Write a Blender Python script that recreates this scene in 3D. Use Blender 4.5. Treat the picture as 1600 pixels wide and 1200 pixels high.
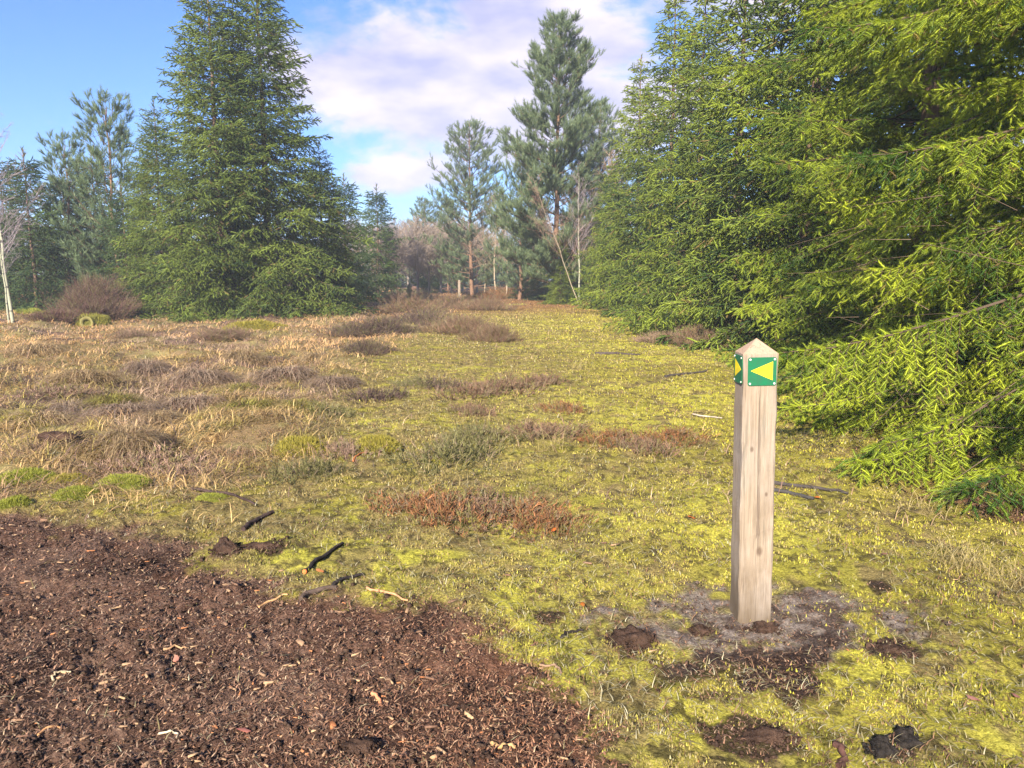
import bpy, math, random
import numpy as np
from math import radians as R, sin, cos, pi

# ------------------------------------------------------------------ camera, sky, sun
SC = bpy.context.scene
for o in list(bpy.data.objects):
    bpy.data.objects.remove(o)
COL = SC.collection

CAMH, FPX, PITCH = 1.5, 1200.0, R(8.06)
cam_d = bpy.data.cameras.new('camera')
cam = bpy.data.objects.new('camera', cam_d)
COL.objects.link(cam)
cam_d.sensor_width = 36.0
cam_d.lens = 36.0 * FPX / 1600.0
cam_d.clip_start, cam_d.clip_end = 0.05, 2000
cam.location = (0, 0, CAMH)
cam.rotation_euler = (pi / 2 - PITCH, 0, 0)
SC.camera = cam

SUN_EL, SUN_AZ = R(29), R(199)          # azimuth clockwise from +Y (the view direction)
SKY = 0.078
EXPOSURE = 1.42
w = bpy.data.worlds.new('World')
SC.world = w
w.use_nodes = True
nt = w.node_tree
nt.nodes.clear()


def wn(t, **k):
    n = nt.nodes.new(t)
    for a, b in k.items():
        setattr(n, a, b)
    return n


def wm(op, a, b=None, c=None):
    n = wn('ShaderNodeMath', operation=op)
    for i, v in enumerate((a, b, c)):
        if v is None:
            continue
        if hasattr(v, 'links'):
            nt.links.new(v, n.inputs[i])
        else:
            n.inputs[i].default_value = v
    return n.outputs[0]


sky = wn('ShaderNodeTexSky', sky_type='NISHITA', sun_disc=False)
sky.sun_elevation, sky.sun_rotation = SUN_EL, SUN_AZ
sky.air_density, sky.dust_density, sky.ozone_density = 1.0, 0.6, 1.6
tc = wn('ShaderNodeTexCoord')
sp = wn('ShaderNodeSeparateXYZ')
nt.links.new(tc.outputs['Generated'], sp.inputs[0])
AZ = wm('ARCTAN2', sp.outputs[0], sp.outputs[1])
EL = wm('ARCSINE', sp.outputs[2])
cv = wn('ShaderNodeCombineXYZ')
nt.links.new(wm('MULTIPLY', AZ, 3.2), cv.inputs[0])
nt.links.new(wm('MULTIPLY', EL, 7.5), cv.inputs[1])
no = wn('ShaderNodeTexNoise')
no.inputs['Scale'].default_value = 1.35
no.inputs['Detail'].default_value = 7
no.inputs['Roughness'].default_value = 0.58
no.inputs['Distortion'].default_value = 0.25
nt.links.new(cv.outputs[0], no.inputs['Vector'])
acc = wm('MULTIPLY', wm('SUBTRACT', no.outputs['Fac'], 0.5), 3.0)
# cloud banks: azimuth, elevation, half widths, weight
for (a, e, sa, se, k) in ((-0.10, 0.215, 0.20, 0.062, 1.0), (-0.145, 0.125, 0.09, 0.030, 0.75), (0.06, 0.34, 0.22, 0.13, 0.80),
                          (-0.56, 0.15, 0.17, 0.06, -0.35), (0.17, 0.17, 0.10, 0.06, 0.7), (-0.03, 0.02, 0.5, 0.05, 0.5),
                          (0.9, 0.3, 0.4, 0.2, 0.6), (-1.3, 0.25, 0.4, 0.12, 0.6), (2.6, 0.3, 0.6, 0.2, 0.6), (-0.42, 0.40, .2, .03, .3)):
    da = wm('DIVIDE', wm('SUBTRACT', AZ, a), sa)
    de = wm('DIVIDE', wm('SUBTRACT', EL, e), se)
    r2 = wm('ADD', wm('MULTIPLY', da, da), wm('MULTIPLY', de, de))
    acc = wm('ADD', acc, wm('MULTIPLY', wm('EXPONENT', wm('MULTIPLY', r2, -1.0)), k))
mr = wn('ShaderNodeMapRange', interpolation_type='SMOOTHSTEP')
mr.inputs['From Min'].default_value = 0.22
mr.inputs['From Max'].default_value = 0.74
nt.links.new(acc, mr.inputs['Value'])
# cloud tone: thick parts a little greyer-violet below
cm = wn('ShaderNodeMix', data_type='RGBA')
n2 = wn('ShaderNodeTexNoise')
n2.inputs['Scale'].default_value = 2.4
n2.inputs['Detail'].default_value = 4
nt.links.new(cv.outputs[0], n2.inputs['Vector'])
mr2 = wn('ShaderNodeMapRange')
mr2.inputs['From Min'].default_value = 0.35
mr2.inputs['From Max'].default_value = 0.65
nt.links.new(n2.outputs['Fac'], mr2.inputs['Value'])
nt.links.new(mr2.outputs[0], cm.inputs[0])
cm.inputs[6].default_value = (3.1, 3.1, 4.5, 1)
cm.inputs[7].default_value = (5.7, 5.1, 5.6, 1)
tint = wn('ShaderNodeMix', data_type='RGBA', blend_type='MULTIPLY')
tint.inputs[0].default_value = 1
tint.inputs[7].default_value = (.52, .72, 1.14, 1)
nt.links.new(sky.outputs[0], tint.inputs[6])
mx = wn('ShaderNodeMix', data_type='RGBA')
nt.links.new(wm('MULTIPLY', mr.outputs[0], 0.92), mx.inputs[0])
nt.links.new(tint.outputs[2], mx.inputs[6])
nt.links.new(cm.outputs[2], mx.inputs[7])
bg = wn('ShaderNodeBackground')
bg.inputs[1].default_value = SKY
wo = wn('ShaderNodeOutputWorld')
nt.links.new(mx.outputs[2], bg.inputs[0])
nt.links.new(bg.outputs[0], wo.inputs[0])

sl = bpy.data.lights.new('sun', 'SUN')
sl.energy = 5.0
sl.angle = R(0.8)
sl.color = (1.0, 0.90, 0.74)
so = bpy.data.objects.new('sun', sl)
COL.objects.link(so)
from mathutils import Vector, Matrix
sdir = Vector((sin(SUN_AZ) * cos(SUN_EL), cos(SUN_AZ) * cos(SUN_EL), sin(SUN_EL)))
so.rotation_euler = sdir.to_track_quat('Z', 'Y').to_euler()
so.location = (-5, -20, 30)

SC.view_settings.view_transform = 'Standard'
SC.view_settings.look = 'None'
SC.view_settings.gamma = 1
SC.view_settings.exposure = EXPOSURE
cy = SC.cycles
cy.max_bounces = 5
cy.diffuse_bounces = 3
cy.glossy_bounces = 2
cy.transmission_bounces = 3
cy.volume_bounces = 1
cy.use_denoising = True
cy.use_adaptive_sampling = True
cy.adaptive_threshold = 0.02
cy.caustics_reflective = cy.caustics_refractive = False

HAZE = 0.0013

# ------------------------------------------------------------------ numeric helpers
rng = np.random.default_rng(7)


def hsh(ix, iy, s):
    h = (ix.astype(np.int64) * 374761393 + iy.astype(np.int64) * 668265263 + s * 1274126177) & 0xFFFFFFFF
    h = ((h ^ (h >> 13)) * 1274126177) & 0xFFFFFFFF
    return ((h ^ (h >> 16)) & 0xFFFF) / 65535.0


def vnoise(x, y, s=0):
    xi, yi = np.floor(x), np.floor(y)
    fx, fy = x - xi, y - yi
    fx, fy = fx * fx * (3 - 2 * fx), fy * fy * (3 - 2 * fy)
    a, b = hsh(xi, yi, s), hsh(xi + 1, yi, s)
    c, d = hsh(xi, yi + 1, s), hsh(xi + 1, yi + 1, s)
    return (a * (1 - fx) + b * fx) * (1 - fy) + (c * (1 - fx) + d * fx) * fy


def fbm(x, y, s=0, o=4, g=0.5):
    t, a, n = 0.0, 1.0, 0.0
    for k in range(o):
        c, sn = cos(k * 1.1), sin(k * 1.1)
        t = t + a * vnoise((x * c - y * sn) * 2 ** k + k * 17.3, (x * sn + y * c) * 2 ** k - k * 9.1, s + k)
        n += a
        a *= g
    return t / n


def sstep(a, b, x):
    t = np.clip((x - a) / (b - a), 0, 1)
    return t * t * (3 - 2 * t)


def gpt(px, py):
    """ground point (flat) seen at a place in the photograph"""
    u, v = (px - 800) / FPX, (600 - py) / FPX
    dy, dz = cos(PITCH) + v * sin(PITCH), -sin(PITCH) + v * cos(PITCH)
    t = -CAMH / dz
    return (u * t, dy * t)


def inpoly(x, y, poly):
    ins = np.zeros(np.shape(x), bool)
    n = len(poly)
    for i in range(n):
        x0, y0 = poly[i]
        x1, y1 = poly[(i + 1) % n]
        if y0 == y1:
            continue
        c = ((y0 > y) != (y1 > y)) & (x < (x1 - x0) * (y - y0) / (y1 - y0) + x0)
        ins ^= c
    return ins


def polydist(x, y, poly):
    d = np.full(np.shape(x), 1e9)
    n = len(poly)
    for i in range(n):
        x0, y0 = poly[i]
        x1, y1 = poly[(i + 1) % n]
        ex, ey = x1 - x0, y1 - y0
        t = np.clip(((x - x0) * ex + (y - y0) * ey) / (ex * ex + ey * ey + 1e-12), 0, 1)
        d = np.minimum(d, np.hypot(x - x0 - t * ex, y - y0 - t * ey))
    return np.where(inpoly(x, y, poly), d, -d)


DIRT = [gpt(*p) for p in ((-60, 785), (60, 800), (150, 822), (280, 850), (330, 880), (380, 905), (450, 935), (600, 938), (690, 955), (760, 1000),
                          (850, 1050), (925, 1110), (1010, 1210))] + [(0.5, 1.2), (0.6, -6), (-14, -6), (-14, 6.2), (-8, 5.8)]


CLODS = [(*gpt(985, 998), .15), (*gpt(1392, 1018), .11), (*gpt(1195, 1150), .14), (*gpt(365, 858), .12), (*gpt(420, 858), .10),
         (*gpt(1372, 925), .06), (*gpt(1400, 1170), .10), (*gpt(1230, 1085), .12), (*gpt(860, 960), .08)]


def masks(x, y):
    """dirt, sand, heath(left tan grass), litter under the right trees"""
    n1 = fbm(x * 2.2, y * 2.2, 11, 4) - 0.5
    n2 = fbm(x * 9, y * 9, 21, 3) - 0.5
    d = polydist(x, y, DIRT) + n1 * 0.45 + n2 * 0.35
    dirt = sstep(-0.10, 0.10, d)
    q = np.hypot((x - 1.0) / 0.60, (y - 3.14) / 0.38) + n1 * 1.5 + n2 * 1.4
    sand = 1 - sstep(0.62, 1.15, q)
    q2 = np.hypot((x - 1.02) / 0.24, (y - 2.72) / 0.24) + n1 * 0.8 + n2 * 0.9
    peat = 1 - sstep(0.65, 0.95, q2)
    q4 = np.hypot((x - 1.55) / 0.10, (y - 2.97) / 0.07) + n2
    peat = np.maximum(peat, 1 - sstep(.7, 1.0, q4))
    q6 = np.hypot((x - 0.95) / 0.42, (y - 2.80) / 0.26) + n1 * 2.2 + n2 * 1.8
    peat = np.maximum(peat, .85 * (1 - sstep(.55, .95, q6)))
    for (cx_, cy_, cr_) in CLODS:
        q7 = np.hypot(x - cx_, (y - cy_) * 1.2) / cr_ + n1 * 1.2 + n2 * 1.6
        peat = np.maximum(peat, .9 * (1 - sstep(.7, 1.15, q7)))
    q5 = np.hypot((x + 3.5) / 0.6, (y - 6.6) / 0.5) + n1 * 1.4
    peat = np.maximum(peat, 0.9 * (1 - sstep(.7, 1.0, q5)))
    edge = -2.1 - 0.030 * np.maximum(y - 8, 0) + 1.6 * (fbm(x * .35, y * .35, 31, 3) - .5)
    heath = sstep(0.5, -0.5, x - edge) * sstep(4.4, 6.2, y + n1)
    lit = sstep(3.9, 4.6, x + n1 * 1.4 + 1.15 * sstep(8.0, 6.4, y)) * sstep(4.45, 4.75, y + n1 * .8)
    return dirt, sand, peat, heath, lit


def height(x, y):
    dirt, sand, peat, heath, lit = masks(x, y)
    r = np.hypot(x, y)
    h = 0.10 * (fbm(x * .12, y * .12, 1, 2) - .5) * sstep(4, 14, r)
    # hummocks on the heath
    a = fbm(x * 1.05, y * 0.95, 5, 3)
    hum = np.clip(a - 0.42, 0, 1) ** 0.8
    h = h + heath * (0.42 * hum - .07 + 0.05 * (fbm(x * 4, y * 4, 8, 3) - .5)) * (0.65 + 0.35 * sstep(5, 12, y))
    h = h + (1 - heath) * (0.05 * (fbm(x * 1.1, y * 1.1, 6, 3) - .5) + 0.022 * (fbm(x * 5, y * 5, 9, 3) - .5))
    # fine roughness: moss cushions, crumbs of soil
    fine = sstep(26, 4, r)
    moss = (1 - dirt) * (1 - sand)
    h = h + fine * moss * (0.034 * (fbm(x * 14, y * 14, 12, 3, .6) - .5) + .035 * (fbm(x * 4.5, y * 4.5, 13, 2) - .5))
    h = h + dirt * fine * (0.075 * (fbm(x * 5, y * 5, 14, 3) - .5) + 0.040 * (fbm(x * 26, y * 26, 15, 3, .65) - .5) - 0.02)
    h = h + np.maximum(sand, peat) * fine * (0.030 * (fbm(x * 10, y * 10, 16, 3) - .5) + 0.022 * (fbm(x * 40, y * 40, 17, 2, .7) - .5))
    # little spoil heap around the foot of the post
    h = h + 0.025 * np.exp(-((x - 1.06) ** 2 + (y - 3.22) ** 2) / 0.02)
    return h


def hz(x, y):
    return float(height(np.array([float(x)]), np.array([float(y)]))[0])


# ------------------------------------------------------------------ mesh helpers
class Acc:
    def __init__(s):
        s.v, s.f3, s.f4, s.c, s.n = [], [], [], [], 0

    def add(s, v, f, c=None):
        v = np.asarray(v, float)
        f = np.asarray(f, np.int64)
        s.v.append(v)
        (s.f3 if f.shape[1] == 3 else s.f4).append(f + s.n)
        if c is None:
            c = np.zeros((len(v), 3))
        c = np.asarray(c, float)
        if c.ndim == 1:
            c = np.tile(c, (len(v), 1))
        s.c.append(c)
        s.n += len(v)

    def build(s, name, mat, parent=None, smooth=False, loc=None):
        v = np.concatenate(s.v)
        c = np.concatenate(s.c)
        f3 = np.concatenate(s.f3) if s.f3 else np.zeros((0, 3), np.int64)
        f4 = np.concatenate(s.f4) if s.f4 else np.zeros((0, 4), np.int64)
        me = bpy.data.meshes.new(name)
        me.vertices.add(len(v))
        me.vertices.foreach_set('co', v.astype(np.float32).ravel())
        idx = np.concatenate([f3.ravel(), f4.ravel()]).astype(np.int32)
        me.loops.add(len(idx))
        me.loops.foreach_set('vertex_index', idx)
        nf = len(f3) + len(f4)
        me.polygons.add(nf)
        st = np.concatenate([np.arange(len(f3)) * 3, len(f3) * 3 + np.arange(len(f4)) * 4]).astype(np.int32)
        me.polygons.foreach_set('loop_start', st)
        if smooth:
            me.polygons.foreach_set('use_smooth', np.ones(nf, bool))
        at = me.attributes.new('Col', 'FLOAT_COLOR', 'POINT')
        at.data.foreach_set('color', np.concatenate([c, np.ones((len(c), 1))], 1).astype(np.float32).ravel())
        me.update(calc_edges=True)
        me.materials.append(mat)
        o = bpy.data.objects.new(name, me)
        COL.objects.link(o)
        if parent is not None:
            o.parent = parent
        if loc is not None:
            o.location = loc
        return o


def frames(d):
    """rotation matrices (N,3,3), columns x,y,z with z along d"""
    d = d / (np.linalg.norm(d, axis=1, keepdims=True) + 1e-12)
    up = np.where(np.abs(d[:, 2:3]) > 0.95, np.array([[1., 0, 0]]), np.array([[0., 0, 1]]))
    x = np.cross(up, d)
    x /= np.linalg.norm(x, axis=1, keepdims=True) + 1e-12
    y = np.cross(d, x)
    return np.stack([x, y, d], 2)


def roll(M, a):
    c, s = np.cos(a)[:, None], np.sin(a)[:, None]
    x, y = M[:, :, 0], M[:, :, 1]
    return np.stack([x * c + y * s, -x * s + y * c, M[:, :, 2]], 2)


def stamp(acc, tv, tf, P, M, S, C, cvar=None):
    """template copied to N places: S (N,) or (N,3) scale, C (N,3) colour, cvar (T,) multiplies colour along template"""
    N, T = len(P), len(tv)
    if N == 0:
        return
    S = np.asarray(S, float)
    if S.ndim == 1:
        S = S[:, None]
    loc = tv[None] * S[:, None, :]
    v = np.einsum('nij,ntj->nti', M, loc) + P[:, None, :]
    f = tf[None] + (np.arange(N) * T)[:, None, None]
    c = np.repeat(C[:, None, :], T, 1)
    if cvar is not None:
        c = c * cvar[None, :, None]
    acc.add(v.reshape(-1, 3), f.reshape(-1, tf.shape[1]), c.reshape(-1, 3))


def tube(acc, pts, rad, n=6, col=(0, 0, 0), cap=False, wob=0.0, seed=0):
    pts = np.asarray(pts, float)
    rad = np.asarray(rad, float)
    k = len(pts)
    d = np.gradient(pts, axis=0)
    M = frames(d)
    for i in range(1, k):     # keep frames from flipping
        x = M[i - 1, :, 0] - M[i, :, 2] * np.dot(M[i - 1, :, 0], M[i, :, 2])
        x /= np.linalg.norm(x) + 1e-12
        M[i, :, 0] = x
        M[i, :, 1] = np.cross(M[i, :, 2], x)
    a = np.arange(n) / n * 2 * pi
    ring = np.cos(a)[None, :, None] * M[:, None, :, 0] + np.sin(a)[None, :, None] * M[:, None, :, 1]
    rr = rad[:, None] * np.ones((1, n))
    if wob:
        g = np.random.default_rng(seed)
        rr = rr * (1 + wob * (g.random((k, n)) - .5) * 2)
    v = pts[:, None, :] + ring * rr[:, :, None]
    i = np.arange(k - 1)[:, None] * n
    j = np.arange(n)[None]
    j2 = (j + 1) % n
    f = np.stack([i + j, i + j2, i + n + j2, i + n + j], 2).reshape(-1, 4)
    acc.add(v.reshape(-1, 3), f, col)
    if cap:
        for e in (0, k - 1):
            cv_ = np.concatenate([v[e], pts[e][None]])
            ff = np.stack([np.arange(n), (np.arange(n) + 1) % n, np.full(n, n)], 1)
            if e == 0:
                ff = ff[:, ::-1]
            acc.add(cv_, ff, col)


def sticks(acc, A, B, r0, r1, C, mid=None):
    """many straight (or once bent) 3-sided twigs at once"""
    A, B = np.asarray(A), np.asarray(B)
    N = len(A)
    if N == 0:
        return
    pts = [A, B] if mid is None else [A, mid, B]
    rs = [r0, r1] if mid is None else [r0, (r0 + r1) / 2, r1]
    M = frames(B - A)
    vs = []
    for p, r in zip(pts, rs):
        for k in range(3):
            a = k * 2 * pi / 3
            vs.append(p + (M[:, :, 0] * cos(a) + M[:, :, 1] * sin(a)) * np.reshape(r, (-1, 1)))
    v = np.stack(vs, 1)
    L = len(pts)
    f = []
    for s in range(L - 1):
        for k in range(3):
            f.append([s * 3 + k, s * 3 + (k + 1) % 3, s * 3 + 3 + (k + 1) % 3, s * 3 + 3 + k])
    f = np.array(f)
    ff = f[None] + (np.arange(N) * 3 * L)[:, None, None]
    acc.add(v.reshape(-1, 3), ff.reshape(-1, 4), np.repeat(np.asarray(C)[:, None, :], 3 * L, 1).reshape(-1, 3))


# ------------------------------------------------------------------ materials
def mat(name, rough=0.8, spec=0.2, transl=0.0, tmul=(1, 1, 1), bump=0, bscale=20, noise=0.0, nscale=8, base=None, stretch=None, base2=None):
    m = bpy.data.materials.new(name)
    m.use_nodes = True
    t = m.node_tree
    t.nodes.clear()
    out = t.nodes.new('ShaderNodeOutputMaterial')
    b = t.nodes.new('ShaderNodeBsdfPrincipled')
    b.inputs['Roughness'].default_value = rough
    b.inputs['Specular IOR Level'].default_value = spec
    if base is None:
        a = t.nodes.new('ShaderNodeAttribute')
        a.attribute_name = 'Col'
        col = a.outputs['Color']
    else:
        a = t.nodes.new('ShaderNodeRGB')
        a.outputs[0].default_value = (*base, 1)
        col = a.outputs[0]
    tcn = t.nodes.new('ShaderNodeTexCoord')
    mp = t.nodes.new('ShaderNodeMapping')
    t.links.new(tcn.outputs['Object'], mp.inputs[0])
    if stretch:
        mp.inputs['Scale'].default_value = stretch
    if base2 is not None or noise:
        n = t.nodes.new('ShaderNodeTexNoise')
        n.inputs['Scale'].default_value = nscale
        n.inputs['Detail'].default_value = 6
        n.inputs['Roughness'].default_value = .65
        t.links.new(mp.outputs[0], n.inputs['Vector'])
        if base2 is not None:
            r = t.nodes.new('ShaderNodeMapRange')
            r.inputs['From Min'].default_value = .38
            r.inputs['From Max'].default_value = .62
            t.links.new(n.outputs['Fac'], r.inputs['Value'])
            x = t.nodes.new('ShaderNodeMix')
            x.data_type = 'RGBA'
            t.links.new(r.outputs[0], x.inputs[0])
            t.links.new(col, x.inputs[6])
            x.inputs[7].default_value = (*base2, 1)
            col = x.outputs[2]
        else:
            r = t.nodes.new('ShaderNodeMapRange')
            r.inputs['From Min'].default_value = .3
            r.inputs['From Max'].default_value = .7
            r.inputs['To Min'].default_value = 1 - noise
            r.inputs['To Max'].default_value = 1 + noise
            t.links.new(n.outputs['Fac'], r.inputs['Value'])
            x = t.nodes.new('ShaderNodeMix')
            x.data_type = 'RGBA'
            x.blend_type = 'MULTIPLY'
            x.inputs[0].default_value = 1
            t.links.new(col, x.inputs[6])
            t.links.new(r.outputs[0], x.inputs[7])
            col = x.outputs[2]
    t.links.new(col, b.inputs['Base Color'])
    if bump:
        n = t.nodes.new('ShaderNodeTexNoise')
        n.inputs['Scale'].default_value = bscale
        n.inputs['Detail'].default_value = 8
        n.inputs['Roughness'].default_value = .7
        t.links.new(mp.outputs[0], n.inputs['Vector'])
        bp = t.nodes.new('ShaderNodeBump')
        bp.inputs['Strength'].default_value = 1
        bp.inputs['Distance'].default_value = bump
        t.links.new(n.outputs['Fac'], bp.inputs['Height'])
        t.links.new(bp.outputs[0], b.inputs['Normal'])
    sh = b.outputs[0]
    if transl:
        tr = t.nodes.new('ShaderNodeBsdfTranslucent')
        x = t.nodes.new('ShaderNodeMix')
        x.data_type = 'RGBA'
        x.blend_type = 'MULTIPLY'
        x.inputs[0].default_value = 1
        t.links.new(col, x.inputs[6])
        x.inputs[7].default_value = (*tmul, 1)
        t.links.new(x.outputs[2], tr.inputs[0])
        ms = t.nodes.new('ShaderNodeMixShader')
        ms.inputs[0].default_value = transl
        t.links.new(sh, ms.inputs[1])
        t.links.new(tr.outputs[0], ms.inputs[2])
        sh = ms.outputs[0]
    t.links.new(sh, out.inputs[0])
    return m


M_NEEDLE = mat('needles', .5, .3, .18, (1.35, 1.35, .6))
M_BLADE = mat('blades', .7, .15, .30, (1.2, 1.2, .8))
M_TWIG = mat('twigs', .85, .1)
M_BARK = mat('bark', .95, .1, base=None, bump=.012, bscale=14, noise=.45, nscale=10)
M_GROUND = mat('ground', 1.0, .05, bump=.022, bscale=70, noise=.60, nscale=75)
M_CLOD = mat('clod', 1.0, .05, base=(.040, .025, .019), base2=(.11, .066, .047), bump=.03, bscale=30, nscale=16)
M_CHAR = mat('char', .95, .1, base=(.018, .015, .013), base2=(.050, .041, .035), bump=.02, bscale=38, nscale=26)
M_CHIP = mat('chips', .8, .15, noise=.35, nscale=60)


def tag(o, label=None, cat=None, group=None, kind=None):
    if label:
        assert 4 <= len(label.split()) <= 16, label
        o['label'] = label
    if cat:
        o['category'] = cat
    if group:
        o['group'] = group
    if kind:
        o['kind'] = kind
    return o


def empty(name, loc, rz=0.0):
    o = bpy.data.objects.new(name, None)
    o.empty_display_size = .2
    COL.objects.link(o)
    o.location = loc
    o.rotation_euler = (0, 0, rz)
    return o


def copy_tree(o, parent=None):
    c = o.copy()
    COL.objects.link(c)
    c.parent = parent
    for ch in [q for q in bpy.data.objects if q.parent == o]:
        copy_tree(ch, c)
    return c


# ------------------------------------------------------------------ ground
def lerp(a, b, t):
    return a + (np.asarray(b) - a) * t[..., None]


def ground_colour(x, y):
    dirt, sand, peat, heath, lit = masks(x, y)
    r = np.hypot(x, y)
    n1 = fbm(x * .8, y * .8, 41, 4)
    n2 = fbm(x * 5, y * 5, 42, 4)
    n3 = fbm(x * 22, y * 22, 43, 3)
    c = lerp(np.array([.29, .25, .045]) * np.ones(x.shape + (3,)), [.43, .39, .060], sstep(.35, .65, n1))
    c = lerp(c, [.23, .17, .075], np.maximum(sstep(.5, .66, n2) * .85, .75 * sstep(2.2, -1.2, x - .02 * y + 2 * (fbm(x * .7, y * .7, 91, 3) - .5)) * sstep(.3, .5, n2)))
    c = lerp(c, [.065, .050, .025], sstep(.54, .66, n3) * .8)
    tan = lerp(np.array([.24, .165, .085]) * np.ones(x.shape + (3,)), [.23, .19, .08], sstep(.35, .65, n2))
    tan = lerp(tan, [.15, .10, .075], sstep(.48, .66, n1))
    c = lerp(c, tan, heath)
    red = sstep(24, 38, y) * sstep(.30, .5, fbm(x * .35, y * .2, 44, 3))
    c = lerp(c, [.22, .105, .060], red * .8)
    c = lerp(c, lerp(np.array([.075, .042, .026]) * np.ones(x.shape + (3,)), [.19, .095, .055], sstep(.35, .6, n2)), lit * .9)
    d = lerp(np.array([.095, .052, .036]) * np.ones(x.shape + (3,)), [.170, .105, .075], sstep(.35, .7, n3 * .5 + n2 * .5))
    d = lerp(d, [.150, .068, .040], sstep(.40, .62, n1) * .15 + .38 * sstep(-.9, .1, x) * (y < 3.6))
    d = lerp(d, [.030, .019, .016], sstep(.55, .68, fbm(x * 2.1, y * 2.1, 47, 3)) * .75)
    c = lerp(c, d, dirt)
    s = lerp(np.array([.10, .072, .058]) * np.ones(x.shape + (3,)), [.24, .195, .165], sstep(.38, .60, n3 * .6 + n2 * .4))
    c = lerp(c, s, sand)
    c = lerp(c, [.040, .026, .022], peat)
    return c


rr_ = np.concatenate([[0.0], np.exp(np.linspace(np.log(.5), np.log(70), 900)), np.exp(np.linspace(np.log(71), np.log(230), 60))])
an_ = np.concatenate([np.linspace(-42, 42, 760), np.linspace(42.4, 317.6, 240)[0:]]) * pi / 180
RR, AN = np.meshgrid(rr_, an_, indexing='ij')
GX, GY = RR * np.sin(AN), RR * np.cos(AN)
GZ = height(GX, GY)
nr_, na_ = RR.shape
ii = np.arange(nr_ - 1)[:, None] * na_
jj = np.arange(na_)[None]
j2_ = (jj + 1) % na_
gf = np.stack([ii + jj, ii + na_ + jj, ii + na_ + j2_, ii + j2_], 2)
g = Acc()
g.add(np.stack([GX, GY, GZ], 2).reshape(-1, 3), gf[::1].reshape(-1, 4)[:, ::-1], ground_colour(GX, GY).reshape(-1, 3))
go = g.build('ground', M_GROUND, smooth=True)
tag(go, 'mossy heath ground with brown mulched soil in front', kind='structure')

# ------------------------------------------------------------------ ground cover (blades and crumbs nobody could count)
BLv = np.array([[-.5, 0, 0], [.5, 0, 0], [-.38, .10, .45], [.38, .10, .45], [0, .42, 1.0]])
BLf = np.array([[0, 1, 3], [0, 3, 2], [2, 3, 4]])
ARv = np.array([[-.5, 0, 0], [.5, 0, 0], [-.45, .18, .38], [.45, .18, .38], [-.33, .55, .58], [.33, .55, .58], [0, 1.0, .5]])
ARf = np.array([[0, 1, 3], [0, 3, 2], [2, 3, 5], [2, 5, 4], [4, 5, 6]])


def scatter(n, r0, r1, half=44, seed=1):
    q = np.random.default_rng(seed)
    r = np.exp(q.uniform(np.log(r0), np.log(r1), n))
    a = q.uniform(-half, half, n) * pi / 180
    return r * np.sin(a), r * np.cos(a), r, q


def yaw(q, n, tilt=0.0):
    a = q.uniform(0, 2 * pi, n)
    c, s = np.cos(a), np.sin(a)
    z = np.zeros(n)
    Mz = np.stack([np.stack([c, -s, z], 1), np.stack([s, c, z], 1), np.stack([z, z, z + 1], 1)], 1)
    if tilt is not None:
        t = q.normal(0, tilt, n) if np.isscalar(tilt) else tilt
        c, s = np.cos(t), np.sin(t)
        Mx = np.stack([np.stack([z + 1, z, z], 1), np.stack([z, c, -s], 1), np.stack([z, s, c], 1)], 1)
        return Mz @ Mx
    return Mz


# moss: short tufts
x, y, r, q = scatter(800000, 1.9, 60, seed=3)
dirt, sand, peat, heath, lit = masks(x, y)
keep = q.random(len(x)) < (1 - dirt) * (1 - .93 * sand) * (1 - .85 * peat) * (1 - .55 * heath) * (1 - .85 * lit) + .003
clump = fbm(x * 7, y * 7, 61, 3)
keep &= clump > .36 + .12 * (fbm(x * 1.3, y * 1.3, 66, 3) > .52)
x, y, r = x[keep], y[keep], r[keep]
heath = heath[keep]
clump = clump[keep]
n = len(x)
n1, n2 = fbm(x * .8, y * .8, 41, 4), fbm(x * 4, y * 4, 63, 3)
rv = q.random(n)
c = lerp(np.array([.32, .275, .060]) * np.ones((n, 3)), [.52, .49, .095], sstep(.3, .7, n1 * .6 + rv * .4))
c = lerp(c, [.42, .32, .10], (n2 > .56) * .7)
west = sstep(2.2, -1.2, x - .02 * y + 2 * (fbm(x * .7, y * .7, 91, 3) - .5))
c = lerp(c, [.35, .27, .12], west * (q.random(n) < .6) * .85)
east = sstep(-.6, 1.8, x - .02 * y + 1.6 * (fbm(x * .9, y * .9, 93, 3) - .5))
c = lerp(c, [.50, .46, .05], east * (q.random(n) < .8) * .7)
c = lerp(c, [.38, .30, .13], (fbm(x * 1.9, y * 1.9, 92, 3) > .57) * (q.random(n) < .6) * .85)
c = lerp(c, [.14, .145, .025], (n2 < .40) * .75)
c = lerp(c, [.26, .20, .10], (q.random(n) < .16) * .9)
c = lerp(c, [.48, .44, .26], (q.random(n) < .035) * .8)
c = lerp(c, [.17, .105, .06], (q.random(n) < .10) * .9)
n4 = fbm(x * 11, y * 11, 68, 2)
c = c * (.74 + .56 * n4)[:, None]
c = lerp(c, [.22, .17, .07], heath * (q.random(n) < .6) * .8)
c = lerp(c, [.25, .12, .06], sstep(25, 38, y) * (fbm(x * .35, y * .2, 44, 3) > .40) * .8)
c *= q.uniform(.65, 1.25, (n, 1))
L = (.005 + .009 * q.random(n) ** 1.5 + .012 * (clump - .45).clip(0)) * (1 + r / 7)
S = np.stack([.0026 * (1 + r / 3.2) * q.uniform(.6, 1.7, n), L * 1.2, L * q.uniform(.4, 1, n)], 1)
P = np.stack([x, y, height(x, y) - .003], 1)
a = Acc()
stamp(a, BLv, BLf, P, yaw(q, n, .8), S, c)
tag(a.build('moss', M_BLADE), 'yellow-green moss carpeting the open clearing', 'moss', kind='stuff')

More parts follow.
